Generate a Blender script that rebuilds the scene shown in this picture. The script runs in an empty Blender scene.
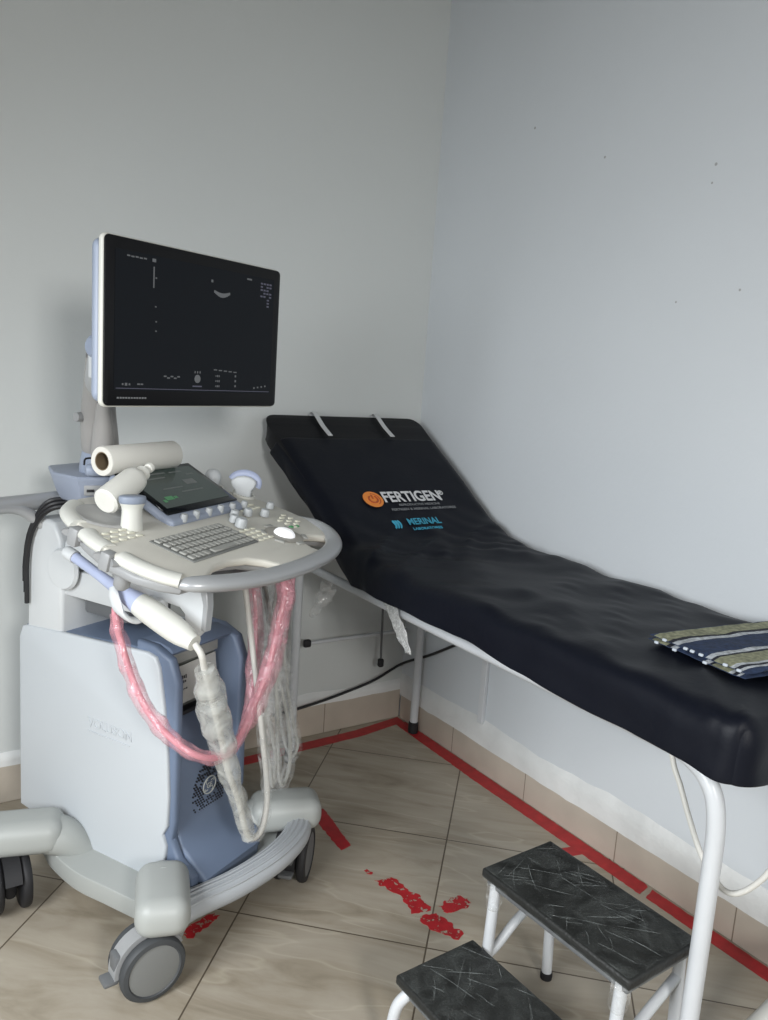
import bpy, bmesh, math, random
from mathutils import Vector, Matrix, noise
random.seed(7)
SC = bpy.context.scene
COL = SC.collection
PI = math.pi
R = math.radians

# ------------------------------------------------------------------ materials
MATS = {}
def mat(name, color, rough=0.5, metal=0.0, spec=0.5, alpha=1.0, bump=0.0, bscale=60.0, var=0.0, vscale=4.0,
        emit=None, estr=1.0, coat=0.0, sheen=0.0):
    m = bpy.data.materials.new(name); m.use_nodes = True
    nt = m.node_tree; b = nt.nodes['Principled BSDF']
    b.inputs['Base Color'].default_value = (*color, 1)
    b.inputs['Roughness'].default_value = rough
    b.inputs['Metallic'].default_value = metal
    b.inputs['Specular IOR Level'].default_value = spec
    b.inputs['Alpha'].default_value = alpha
    b.inputs['Coat Weight'].default_value = coat
    b.inputs['Sheen Weight'].default_value = sheen
    if emit:
        b.inputs['Emission Color'].default_value = (*emit, 1)
        b.inputs['Emission Strength'].default_value = estr
    if bump or var:
        tc = nt.nodes.new('ShaderNodeTexCoord')
    if var:
        n = nt.nodes.new('ShaderNodeTexNoise'); n.inputs['Scale'].default_value = vscale; n.inputs['Detail'].default_value = 5
        nt.links.new(tc.outputs['Object'], n.inputs['Vector'])
        r = nt.nodes.new('ShaderNodeMapRange'); r.inputs[1].default_value = .3; r.inputs[2].default_value = .7
        r.inputs[3].default_value = 1 - var; r.inputs[4].default_value = 1 + var
        nt.links.new(n.outputs[0], r.inputs[0])
        x = nt.nodes.new('ShaderNodeVectorMath'); x.operation = 'SCALE'; x.inputs[0].default_value = color
        nt.links.new(r.outputs[0], x.inputs['Scale']); nt.links.new(x.outputs[0], b.inputs['Base Color'])
    if bump:
        n2 = nt.nodes.new('ShaderNodeTexNoise'); n2.inputs['Scale'].default_value = bscale; n2.inputs['Detail'].default_value = 6
        nt.links.new(tc.outputs['Object'], n2.inputs['Vector'])
        bp = nt.nodes.new('ShaderNodeBump'); bp.inputs['Strength'].default_value = bump; bp.inputs['Distance'].default_value = .01
        nt.links.new(n2.outputs[0], bp.inputs['Height']); nt.links.new(bp.outputs[0], b.inputs['Normal'])
    MATS[name] = m
    return m

white_pl = mat('white_plastic', (.60, .62, .63), .38, var=.02)
panel_pl = mat('panel_plastic', (.52, .552, .58), .42, var=.015, vscale=3)
cream_pl = mat('cream_plastic', (.66, .66, .61), .4)
beige_pl = mat('beige_plastic', (.64, .62, .555), .45, var=.03)
base_pl = mat('base_plastic', (.37, .385, .37), .45, var=.03)
rib_pl = mat('ribbed_plastic', (.40, .42, .44), .5)
grey_pl = mat('grey_plastic', (.30, .305, .31), .42)
dgrey_pl = mat('dark_grey_plastic', (.13, .135, .14), .5)
rubber = mat('black_rubber', (.012, .012, .014), .6)
tread = mat('tread_rubber', (.05, .054, .058), .6)
disc_pl = mat('wheel_disc', (.19, .195, .19), .55)
blue_pl = mat('blue_grey_plastic', (.14, .182, .265), .48, var=.05)
bluedk_pl = mat('slate_plastic', (.085, .11, .155), .5)
tray_pl = mat('tray_plastic', (.30, .34, .43), .42)
ltblue_pl = mat('light_blue_plastic', (.30, .345, .44), .4)
lav_pl = mat('lavender_plastic', (.42, .47, .64), .4)
taupe_pl = mat('taupe_plastic', (.33, .32, .31), .42)
silver = mat('silver_paint', (.42, .43, .44), .32, metal=.25)
dark_gl = mat('dark_glass', (.006, .007, .009), .12, spec=.25)
screen_m = mat('screen_surface', (.004, .005, .007), .28, spec=.14, emit=(.010, .013, .018), estr=.15)
bezel_m = mat('black_bezel', (.006, .006, .007), .35, spec=.2)
mark_m = mat('screen_marks', (.05, .05, .05), .5, emit=(.26, .28, .30), estr=.26)
mark_dim = mat('screen_marks_dim', (.05, .05, .06), .5, emit=(.10, .10, .16), estr=.4)
touch_m = mat('touch_surface', (.012, .018, .017), .16, spec=.6, emit=(.02, .032, .028), estr=.6)
touch_g = mat('touch_green', (.05, .2, .08), .4, emit=(.06, .18, .08), estr=.3)
touch_w = mat('touch_pale', (.1, .1, .1), .4, emit=(.07, .085, .08), estr=.4)
key_m = mat('key_grey', (.36, .36, .335), .5)
btn_w = mat('button_white', (.75, .74, .62), .4)
btn_g = mat('button_green', (.08, .42, .15), .4)
ball_m = mat('trackball_white', (.92, .92, .92), .15, emit=(.9, .92, .95), estr=.45)
cable_w = mat('white_cable', (.62, .61, .57), .5)
cable_g = mat('grey_cable', (.42, .42, .39), .5)
black_c = mat('black_cable', (.010, .010, .012), .45)
pink_c = mat('pink_film_cable', (.64, .27, .31), .3)
paper_m = mat('paper', (.74, .72, .66), .85, bump=.05)
card_m = mat('cardboard_core', (.19, .14, .085), .85)
bottle_m = mat('bottle_plastic', (.78, .77, .71), .35)
label_m = mat('label_paper', (.52, .53, .50), .7)
ink = mat('ink', (.03, .03, .035), .7)
bay_m = mat('bay_grey', (.20, .21, .19), .5)
metal_w = mat('white_painted_tube', (.58, .60, .62), .35, var=.03, vscale=14)
cover_m = mat('navy_nylon', (.0048, .0060, .0110), .46, spec=.17, bump=.06, bscale=60)
pad_m = mat('black_leatherette', (.007, .007, .009), .45, spec=.2, bump=.08, bscale=220)
strap_m = mat('white_strap', (.62, .63, .64), .6)
orange_m = mat('print_orange', (.78, .25, .045), .6)
orange_d = mat('print_deep_orange', (.42, .085, .02), .6)
print_w = mat('print_white', (.66, .67, .68), .6)
print_g = mat('print_grey', (.20, .21, .22), .6)
print_b = mat('print_cyan', (.045, .33, .48), .6)
red_t = mat('red_tape', (.40, .016, .022), .42, var=.18, vscale=30)
def worn(m, thr):
    nt = m.node_tree; b = nt.nodes['Principled BSDF']; tc = nt.nodes.new('ShaderNodeTexCoord')
    n = nt.nodes.new('ShaderNodeTexNoise'); n.inputs['Scale'].default_value = 55; n.inputs['Detail'].default_value = 6; n.inputs['Roughness'].default_value = .65
    nt.links.new(tc.outputs['Object'], n.inputs['Vector'])
    g = nt.nodes.new('ShaderNodeMath'); g.operation = 'GREATER_THAN'; g.inputs[1].default_value = thr
    nt.links.new(n.outputs[0], g.inputs[0]); nt.links.new(g.outputs[0], b.inputs['Alpha']); return m
worn_t = worn(mat('worn_red_tape', (.40, .016, .022), .45, var=.18, vscale=30), .43)
step_m = mat('black_rubber_mat', (.016, .017, .016), .55, bump=.25, bscale=140)
wall_dirt = mat('scuff', (.25, .26, .25), .9)
plaster_m = mat('rough_plaster', (.74, .75, .74), .8, bump=.5, bscale=22, var=.08, vscale=7)
duct_m = mat('duct_plastic', (.68, .70, .72), .5)
alu_m = mat('window_aluminium', (.6, .6, .6), .4, metal=.3)
bluebin = mat('pale_blue_plastic', (.25, .45, .60), .5)

def film(name, color, a_min, a_max, rough=.15, scale=16):
    """clear plastic film: mostly see-through, milkier along its crinkles"""
    m = bpy.data.materials.new(name); m.use_nodes = True
    nt = m.node_tree; b = nt.nodes['Principled BSDF']
    b.inputs['Base Color'].default_value = (*color, 1); b.inputs['Roughness'].default_value = rough
    b.inputs['Specular IOR Level'].default_value = .8
    tc = nt.nodes.new('ShaderNodeTexCoord')
    n = nt.nodes.new('ShaderNodeTexNoise'); n.inputs['Scale'].default_value = scale; n.inputs['Detail'].default_value = 4
    n.inputs['Distortion'].default_value = 1.2
    nt.links.new(tc.outputs['Object'], n.inputs['Vector'])
    r = nt.nodes.new('ShaderNodeMapRange'); r.inputs[1].default_value = .38; r.inputs[2].default_value = .68
    r.inputs[3].default_value = a_min; r.inputs[4].default_value = a_max
    nt.links.new(n.outputs[0], r.inputs[0]); nt.links.new(r.outputs[0], b.inputs['Alpha'])
    bp = nt.nodes.new('ShaderNodeBump'); bp.inputs['Strength'].default_value = .7; bp.inputs['Distance'].default_value = .012
    nt.links.new(n.outputs[0], bp.inputs['Height']); nt.links.new(bp.outputs[0], b.inputs['Normal'])
    MATS[name] = m
    return m
clear_f = film('clear_film', (.72, .73, .72), .02, .34, rough=.08, scale=30)
milky_f = film('milky_film', (.60, .61, .58), .30, .66)
pink_f = film('pink_film', (.76, .38, .44), .16, .60)
wrap_f = film('stretch_wrap', (.50, .54, .52), .0, .09, scale=16)

crease_m = film('film_crease', (.36, .39, .38), .08, .42, scale=30)
def wall_material(name, color):
    m = mat(name, color, .62, bump=.06, bscale=45)
    nt = m.node_tree; b = nt.nodes['Principled BSDF']
    tc = nt.nodes.new('ShaderNodeTexCoord')
    n = nt.nodes.new('ShaderNodeTexNoise'); n.inputs['Scale'].default_value = 1.3; n.inputs['Detail'].default_value = 3
    nt.links.new(tc.outputs['Object'], n.inputs['Vector'])
    r = nt.nodes.new('ShaderNodeMapRange'); r.inputs[3].default_value = .95; r.inputs[4].default_value = 1.05
    nt.links.new(n.outputs[0], r.inputs[0])
    x = nt.nodes.new('ShaderNodeVectorMath'); x.operation = 'SCALE'; x.inputs[0].default_value = color
    nt.links.new(r.outputs[0], x.inputs['Scale']); nt.links.new(x.outputs[0], b.inputs['Base Color'])
    return m
wall_m = wall_material('painted_wall', (.62, .645, .635))
ceil_m = mat('ceiling_low_bounce', (.20, .20, .195), .8)  # unseen ceiling, made dark to keep bounced light down
far_m = mat('far_wall_low_bounce', (.30, .31, .31), .8)  # unseen left and camera-side walls, darkened so they bounce less light

wall_r = wall_material('painted_wall_marked', (.655, .69, .72))
def add_marks(m, spots):
    nt = m.node_tree; b = nt.nodes['Principled BSDF']; tc = nt.nodes.new('ShaderNodeTexCoord'); src = b.inputs['Base Color'].links[0].from_socket; acc = None
    for (x, y, z, r_) in spots:
        d = nt.nodes.new('ShaderNodeVectorMath'); d.operation = 'DISTANCE'; d.inputs[1].default_value = (x, y, z); nt.links.new(tc.outputs['Object'], d.inputs[0])
        l = nt.nodes.new('ShaderNodeMath'); l.operation = 'LESS_THAN'; l.inputs[1].default_value = r_; nt.links.new(d.outputs['Value'], l.inputs[0])
        if acc is None: acc = l.outputs[0]
        else:
            a = nt.nodes.new('ShaderNodeMath'); a.operation = 'MAXIMUM'; nt.links.new(acc, a.inputs[0]); nt.links.new(l.outputs[0], a.inputs[1]); acc = a.outputs[0]
    k = nt.nodes.new('ShaderNodeMath'); k.operation = 'MULTIPLY'; k.inputs[1].default_value = .55; nt.links.new(acc, k.inputs[0])
    mx = nt.nodes.new('ShaderNodeMix'); mx.data_type = 'RGBA'; nt.links.new(k.outputs[0], mx.inputs[0]); nt.links.new(src, mx.inputs[6]); mx.inputs[7].default_value = (.16, .15, .13, 1)
    nt.links.new(mx.outputs[2], b.inputs['Base Color'])
add_marks(wall_r, [(0, -.51, 2.247, .0042), (0, -.826, 2.103, .0038), (0, -1.213, 2.02, .0042), (0, -1.208, 1.974, .003), (0, -1.141, 1.671, .003), (0, -1.331, 1.695, .0035)])
TH = PI / 4 + .0166
E1 = Vector((math.cos(TH), math.sin(TH), 0)); E2 = Vector((-math.sin(TH), math.cos(TH), 0))
OA, OC, TILE = -1.3802, -.2975, .5
def floor_material():
    m = bpy.data.materials.new('travertine_tiles'); m.use_nodes = True
    nt = m.node_tree; N = nt.nodes; Lk = nt.links; b = N['Principled BSDF']
    tc = N.new('ShaderNodeTexCoord')
    def math_(op, a, bb=None, c=None):
        n = N.new('ShaderNodeMath'); n.operation = op
        for i, v in enumerate((a, bb, c)):
            if v is None: continue
            if isinstance(v, (int, float)): n.inputs[i].default_value = v
            else: Lk.new(v, n.inputs[i])
        return n.outputs[0]
    def dot(v):
        n = N.new('ShaderNodeVectorMath'); n.operation = 'DOT_PRODUCT'; n.inputs[1].default_value = v
        Lk.new(tc.outputs['Object'], n.inputs[0]); return n.outputs['Value']
    a = math_('DIVIDE', math_('SUBTRACT', dot(E1), OA), TILE)
    c = math_('DIVIDE', math_('SUBTRACT', dot(E2), OC), TILE)
    def edge(v):
        f = math_('FRACT', v); return math_('MINIMUM', f, math_('SUBTRACT', 1.0, f))
    e = math_('MINIMUM', edge(a), edge(c))
    grout = math_('LESS_THAN', e, .0042)
    comb = N.new('ShaderNodeCombineXYZ'); Lk.new(math_('FLOOR', a), comb.inputs[0]); Lk.new(math_('FLOOR', c), comb.inputs[1])
    wn = N.new('ShaderNodeTexWhiteNoise'); wn.noise_dimensions = '2D'; Lk.new(comb.outputs[0], wn.inputs['Vector'])
    # veins: stretched noise along the second tile direction, offset per tile
    cv = N.new('ShaderNodeCombineXYZ')
    Lk.new(math_('MULTIPLY_ADD', a, 5.5, math_('MULTIPLY', wn.outputs['Value'], 30.0)), cv.inputs[0])
    Lk.new(math_('MULTIPLY', c, 1.1), cv.inputs[1]); Lk.new(math_('MULTIPLY', wn.outputs['Value'], 9.0), cv.inputs[2])
    n1 = N.new('ShaderNodeTexNoise'); n1.inputs['Scale'].default_value = 1.0; n1.inputs['Detail'].default_value = 8
    n1.inputs['Roughness'].default_value = .6; n1.inputs['Distortion'].default_value = 1.0
    Lk.new(cv.outputs[0], n1.inputs['Vector'])
    ramp = N.new('ShaderNodeValToRGB'); cr = ramp.color_ramp
    cr.elements[0].position = .28; cr.elements[0].color = (.235, .20, .15, 1)
    cr.elements[1].position = .70; cr.elements[1].color = (.42, .375, .305, 1)
    k = cr.elements.new(.42); k.color = (.325, .28, .215, 1)
    k = cr.elements.new(.52); k.color = (.37, .325, .26, 1)
    Lk.new(n1.outputs[0], ramp.inputs[0])
    # thin pale vein lines
    n2 = N.new('ShaderNodeTexNoise'); n2.inputs['Scale'].default_value = .55; n2.inputs['Detail'].default_value = 3
    Lk.new(cv.outputs[0], n2.inputs['Vector'])
    ab = math_('ABSOLUTE', math_('SUBTRACT', n2.outputs[0], .5))
    vein = math_('MULTIPLY', math_('SUBTRACT', 1.0, math_('MINIMUM', math_('DIVIDE', ab, .012), 1.0)), .45)
    mx = N.new('ShaderNodeMix'); mx.data_type = 'RGBA'; Lk.new(vein, mx.inputs[0]); Lk.new(ramp.outputs[0], mx.inputs[6]); mx.inputs[7].default_value = (.50, .45, .36, 1)
    mg = N.new('ShaderNodeMix'); mg.data_type = 'RGBA'; Lk.new(grout, mg.inputs[0]); Lk.new(mx.outputs[2], mg.inputs[6]); mg.inputs[7].default_value = (.10, .078, .055, 1)
    Lk.new(mg.outputs[2], b.inputs['Base Color'])
    b.inputs['Roughness'].default_value = .34; b.inputs['Specular IOR Level'].default_value = .45
    bp = N.new('ShaderNodeBump'); bp.inputs['Strength'].default_value = .3; bp.inputs['Distance'].default_value = .003
    Lk.new(math_('SUBTRACT', 1.0, grout), bp.inputs['Height']); Lk.new(bp.outputs[0], b.inputs['Normal'])
    return m
floor_m = floor_material()

def skirting_material():
    m = mat('skirting_tile', (.50, .445, .375), .4, var=.12, vscale=5)
    nt = m.node_tree; N = nt.nodes; Lk = nt.links; b = N['Principled BSDF']
    src = b.inputs['Base Color'].links[0].from_socket
    tc = N.new('ShaderNodeTexCoord'); sp = N.new('ShaderNodeSeparateXYZ'); Lk.new(tc.outputs['Object'], sp.inputs[0])
    s = N.new('ShaderNodeMath'); s.operation = 'ADD'; Lk.new(sp.outputs[0], s.inputs[0]); Lk.new(sp.outputs[1], s.inputs[1])
    d = N.new('ShaderNodeMath'); d.operation = 'MULTIPLY_ADD'; Lk.new(s.outputs[0], d.inputs[0]); d.inputs[1].default_value = 2.5; d.inputs[2].default_value = .97
    f = N.new('ShaderNodeMath'); f.operation = 'FRACT'; Lk.new(d.outputs[0], f.inputs[0])
    l = N.new('ShaderNodeMath'); l.operation = 'LESS_THAN'; Lk.new(f.outputs[0], l.inputs[0]); l.inputs[1].default_value = .009
    mx = N.new('ShaderNodeMix'); mx.data_type = 'RGBA'; Lk.new(l.outputs[0], mx.inputs[0]); Lk.new(src, mx.inputs[6]); mx.inputs[7].default_value = (.22, .18, .14, 1)
    Lk.new(mx.outputs[2], b.inputs['Base Color'])
    return m
skirt_m = skirting_material()

def towel_material():
    m = bpy.data.materials.new('striped_cloth'); m.use_nodes = True
    nt = m.node_tree; N = nt.nodes; Lk = nt.links; b = N['Principled BSDF']; b.inputs['Roughness'].default_value = .9
    tc = N.new('ShaderNodeTexCoord'); uv = N.new('ShaderNodeSeparateXYZ'); Lk.new(tc.outputs['UV'], uv.inputs[0])
    ramp = N.new('ShaderNodeValToRGB'); cr = ramp.color_ramp; cr.interpolation = 'CONSTANT'
    navy = (.018, .035, .085, 1); olive = (.27, .275, .18, 1); pale = (.50, .53, .56, 1); black = (.012, .014, .025, 1)
    stops = [(0, navy), (.04, olive), (.20, black), (.25, pale), (.31, navy), (.60, pale), (.655, black), (.68, olive), (.84, pale), (.88, black), (.92, pale), (.95, navy)]
    cr.elements[0].position = 0; cr.elements[0].color = navy
    cr.elements[1].position = stops[1][0]; cr.elements[1].color = stops[1][1]
    for p_, c_ in stops[2:]:
        k = cr.elements.new(p_); k.color = c_
    Lk.new(uv.outputs[0], ramp.inputs[0])
    nz = N.new('ShaderNodeTexNoise'); nz.inputs['Scale'].default_value = 90; Lk.new(tc.outputs['Object'], nz.inputs['Vector'])
    r = N.new('ShaderNodeMapRange'); r.inputs[1].default_value = .3; r.inputs[2].default_value = .7; r.inputs[3].default_value = .6; r.inputs[4].default_value = 1.25
    Lk.new(nz.outputs[0], r.inputs[0])
    x = N.new('ShaderNodeVectorMath'); x.operation = 'SCALE'; Lk.new(ramp.outputs[0], x.inputs[0]); Lk.new(r.outputs[0], x.inputs['Scale'])
    Lk.new(x.outputs[0], b.inputs['Base Color'])
    bp = N.new('ShaderNodeBump'); bp.inputs['Strength'].default_value = .4; bp.inputs['Distance'].default_value = .004
    Lk.new(nz.outputs[0], bp.inputs['Height']); Lk.new(bp.outputs[0], b.inputs['Normal'])
    return m
towel_m = towel_material()
towel_edge = mat('cloth_edge', (.018, .033, .075), .9, bump=.4, bscale=90)
towel_fleck = mat('cloth_fleck', (.55, .60, .66), .9)
gauze_m = film('gauze', (.72, .73, .72), .45, .95, rough=.8, scale=90)

# ------------------------------------------------------------------ mesh helpers
def merge(bm, tmp, M=None, mi=None):
    if M is not None: bmesh.ops.transform(tmp, matrix=M, verts=tmp.verts)
    if mi is not None:
        for f in tmp.faces: f.material_index = mi
    me = bpy.data.meshes.new('tmp'); tmp.to_mesh(me); tmp.free(); bm.from_mesh(me); bpy.data.meshes.remove(me)

def T(x, y, z): return Matrix.Translation((x, y, z))
def RX(a): return Matrix.Rotation(a, 4, 'X')
def RY(a): return Matrix.Rotation(a, 4, 'Y')
def RZ(a): return Matrix.Rotation(a, 4, 'Z')

def rbox(bm, c, s, r=.005, seg=2, M=None, mi=0):
    t = bmesh.new(); bmesh.ops.create_cube(t, size=1)
    bmesh.ops.scale(t, vec=s, verts=t.verts)
    r = min(r, .49 * min(s))
    if r > 0: bmesh.ops.bevel(t, geom=t.edges[:], offset=r, segments=seg, profile=.5, affect='EDGES')
    X = T(*c) if M is None else M @ T(*c)
    merge(bm, t, X, mi)

def prism(bm, pts, z0, z1, bev=0.0, seg=2, M=None, mi=0):
    """polygon in xy extruded z0..z1, rims rounded"""
    t = bmesh.new()
    vs = [t.verts.new((x, y, z0)) for x, y in pts]
    f = t.faces.new(vs)
    r = bmesh.ops.extrude_face_region(t, geom=[f])
    for v in r['geom']:
        if isinstance(v, bmesh.types.BMVert): v.co.z = z1
    bmesh.ops.recalc_face_normals(t, faces=t.faces)
    if bev > 0:
        es = [e for e in t.edges if abs(e.verts[0].co.z - e.verts[1].co.z) < 1e-7]
        bmesh.ops.bevel(t, geom=es, offset=bev, segments=seg, profile=.5, affect='EDGES', clamp_overlap=True)
    big = [f for f in t.faces if len(f.verts) > 4]
    bmesh.ops.triangulate(t, faces=big)
    merge(bm, t, M, mi)

def lathe(bm, prof, n=24, M=None, mi=0):
    t = bmesh.new(); rings = []
    for r, z in prof:
        if r < 1e-6: rings.append([t.verts.new((0, 0, z))])
        else: rings.append([t.verts.new((r * math.cos(2 * PI * k / n), r * math.sin(2 * PI * k / n), z)) for k in range(n)])
    for a, b in zip(rings, rings[1:]):
        for k in range(n):
            q = (k + 1) % n
            if len(a) == 1 and len(b) == 1: continue
            if len(a) == 1: t.faces.new((a[0], b[q], b[k]))
            elif len(b) == 1: t.faces.new((a[k], a[q], b[0]))
            else: t.faces.new((a[k], a[q], b[q], b[k]))
    for ring, flip in ((rings[0], 1), (rings[-1], 0)):
        if len(ring) > 1: t.faces.new(ring[::-1] if flip else ring)
    bmesh.ops.recalc_face_normals(t, faces=t.faces)
    merge(bm, t, M, mi)

def smooth(pts, k=8, closed=False):
    P = [Vector(p) for p in pts]; out = []; n = len(P)
    rng = range(n if closed else n - 1)
    for i in rng:
        p1, p2 = P[i], P[(i + 1) % n]
        p0 = P[i - 1] if (i > 0 or closed) else p1 * 2 - p2
        p3 = P[(i + 2) % n] if (i + 2 < n or closed) else p2 * 2 - p1
        for j in range(k):
            t = j / k; t2 = t * t; t3 = t2 * t
            out.append(.5 * ((2 * p1) + (-p0 + p2) * t + (2 * p0 - 5 * p1 + 4 * p2 - p3) * t2 + (-p0 + 3 * p1 - 3 * p2 + p3) * t3))
    if not closed: out.append(P[-1])
    return out

def tube(bm, pts, r, n=12, k=8, sm=True, wob=0.0, ratio=1.0, ref=None, M=None, mi=0, caps=True, ws=25.0):
    """round bar along a path; r a number or a list per control point"""
    t = bmesh.new()
    if isinstance(r, (int, float)): r = [r] * len(pts)
    if sm and len(pts) > 2:
        P = smooth(pts, k); Rr = [v.x for v in smooth([(q, 0, 0) for q in r], k)]
    else: P = [Vector(p) for p in pts]; Rr = list(r)
    tang = []
    for i in range(len(P)):
        a = P[max(i - 1, 0)]; b = P[min(i + 1, len(P) - 1)]; tang.append((b - a).normalized())
    up = Vector(ref) if ref else (Vector((0, 0, 1)) if abs(tang[0].z) < .9 else Vector((1, 0, 0)))
    rings = []
    nrm = (up - tang[0] * up.dot(tang[0])).normalized()
    for i, p in enumerate(P):
        if ref: nrm = (up - tang[i] * up.dot(tang[i])).normalized()
        else: nrm = (nrm - tang[i] * nrm.dot(tang[i])).normalized()
        bi = tang[i].cross(nrm)
        ring = []
        for q in range(n):
            a = 2 * PI * q / n; rr = Rr[i]
            if wob:
                d = (nrm * math.cos(a) + bi * math.sin(a))
                rr *= 1 + wob * noise.noise((p + d * .02) * ws)
            ring.append(t.verts.new(p + nrm * math.cos(a) * rr + bi * math.sin(a) * rr * ratio))
        rings.append(ring)
    for a, b in zip(rings, rings[1:]):
        for q in range(n): t.faces.new((a[q], a[(q + 1) % n], b[(q + 1) % n], b[q]))
    if caps:
        t.faces.new(rings[0][::-1]); t.faces.new(rings[-1])
    bmesh.ops.recalc_face_normals(t, faces=t.faces)
    merge(bm, t, M, mi)

def obj(name, bm, mats, parent=None, ang=38, smooth_=True):
    me = bpy.data.meshes.new(name); bm.to_mesh(me); bm.free()
    if not isinstance(mats, (list, tuple)): mats = [mats]
    for m in mats: me.materials.append(m)
    if smooth_:
        for p in me.polygons: p.use_smooth = True
        me.set_sharp_from_angle(angle=R(ang))
    o = bpy.data.objects.new(name, me); COL.objects.link(o)
    if parent: o.parent = parent
    return o

def one(name, mats, parent, fn, *a, **k):
    bm = bmesh.new(); fn(bm, *a, **k); return obj(name, bm, mats, parent)

def tag(o, label=None, cat=None, group=None, kind=None):
    if label: o['label'] = label
    if cat: o['category'] = cat
    if group: o['group'] = group
    if kind: o['kind'] = kind
    return o

def empty(name, loc, rz=0, M=None):
    o = bpy.data.objects.new(name, None); o.empty_display_size = .05; COL.objects.link(o)
    if M is not None: o.matrix_world = M
    else: o.location = loc; o.rotation_euler = (0, 0, rz)
    return o

def part_copy(o, parent=None, loc=None, rot=None):
    c = o.copy(); COL.objects.link(c); c.parent = parent or o.parent
    if loc is not None: c.location = loc
    if rot is not None: c.rotation_euler = rot
    for ch in o.children:
        d = ch.copy(); COL.objects.link(d); d.parent = c
    return c

def text_obj(name, s, size, m, parent, M, bold=0.0, ext=.0004, sx=1.0, align='LEFT'):
    cu = bpy.data.curves.new('txt', 'FONT'); cu.body = s; cu.size = size; cu.extrude = ext; cu.offset = bold; cu.align_x = align
    to = bpy.data.objects.new('txt', cu); COL.objects.link(to)
    dg = bpy.context.evaluated_depsgraph_get()
    me = bpy.data.meshes.new_from_object(to.evaluated_get(dg))
    bpy.data.objects.remove(to); bpy.data.curves.remove(cu)
    me.name = name; me.materials.clear(); me.materials.append(m)
    me.transform(M @ Matrix.Diagonal((sx, 1, 1, 1)))
    o = bpy.data.objects.new(name, me); COL.objects.link(o)
    if parent: o.parent = parent
    return o

def axes(o, x, y):
    x = Vector(x).normalized(); y = Vector(y); y = (y - x * y.dot(x)).normalized(); z = x.cross(y)
    return Matrix(((x.x, y.x, z.x, o[0]), (x.y, y.y, z.y, o[1]), (x.z, y.z, z.z, o[2]), (0, 0, 0, 1)))

# ------------------------------------------------------------------ the room
XL, YB, HC = -3.15, -4.6, 3.0           # left wall, wall behind the camera, ceiling height
def struct(name, bm, m, parent=None, **k):
    o = obj(name, bm, m, parent, smooth_=False, **k)
    if parent is None: o['kind'] = 'structure'
    return o
bm = bmesh.new(); rbox(bm, ((XL) / 2, YB / 2, -.05), (-XL + .3, -YB + .3, .1), 0); struct('floor', bm, floor_m)
bm = bmesh.new(); rbox(bm, ((XL) / 2, YB / 2, HC + .05), (-XL + .3, -YB + .3, .1), 0); struct('ceiling', bm, ceil_m)
bm = bmesh.new(); rbox(bm, (XL / 2, .075, HC / 2), (-XL, .15, HC), 0); struct('wall_back', bm, wall_m)
bm = bmesh.new(); rbox(bm, (.075, YB / 2 + .075, HC / 2), (.15, -YB + .15, HC), 0); struct('wall_right', bm, wall_r)
# the window daylight comes through is in the left wall, behind and left of the camera
WY0, WY1, WZ0, WZ1 = -2.75, -1.25, .85, 2.15
FX0, FX1, FZ0, FZ1 = -2.20, -1.60, 1.60, 2.35       # second window, in the wall behind the camera
bm = bmesh.new()
rbox(bm, (XL - .075, (YB + WY0) / 2, HC / 2), (.15, WY0 - YB, HC), 0)
rbox(bm, (XL - .075, (WY1 + 0) / 2, HC / 2), (.15, -WY1, HC), 0)
rbox(bm, (XL - .075, (WY0 + WY1) / 2, WZ0 / 2), (.15, WY1 - WY0, WZ0), 0)
rbox(bm, (XL - .075, (WY0 + WY1) / 2, (WZ1 + HC) / 2), (.15, WY1 - WY0, HC - WZ1), 0)
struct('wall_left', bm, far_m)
bm = bmesh.new()
rbox(bm, ((XL + FX0) / 2, YB - .075, HC / 2), (FX0 - XL, .15, HC), 0); rbox(bm, (FX1 / 2, YB - .075, HC / 2), (-FX1, .15, HC), 0)
rbox(bm, ((FX0 + FX1) / 2, YB - .075, FZ0 / 2), (FX1 - FX0, .15, FZ0), 0); rbox(bm, ((FX0 + FX1) / 2, YB - .075, (FZ1 + HC) / 2), (FX1 - FX0, .15, HC - FZ1), 0)
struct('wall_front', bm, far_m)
bm = bmesh.new()
for x in (FX0 + .025, (FX0 + FX1) / 2, FX1 - .025): rbox(bm, (x, YB - .07, (FZ0 + FZ1) / 2), (.05, .05, FZ1 - FZ0), .004)
for z in (FZ0 + .025, FZ1 - .025): rbox(bm, ((FX0 + FX1) / 2, YB - .07, z), (FX1 - FX0, .05, .05), .004)
struct('window_2', bm, alu_m)
bm = bmesh.new()
for y in (WY0 + .025, (WY0 + WY1) / 2, WY1 - .025): rbox(bm, (XL - .07, y, (WZ0 + WZ1) / 2), (.05, .05, WZ1 - WZ0), .004)
for z in (WZ0 + .025, WZ1 - .025): rbox(bm, (XL - .07, (WY0 + WY1) / 2, z), (.05, WY1 - WY0, .05), .004)
struct('window_1', bm, alu_m)
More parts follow.
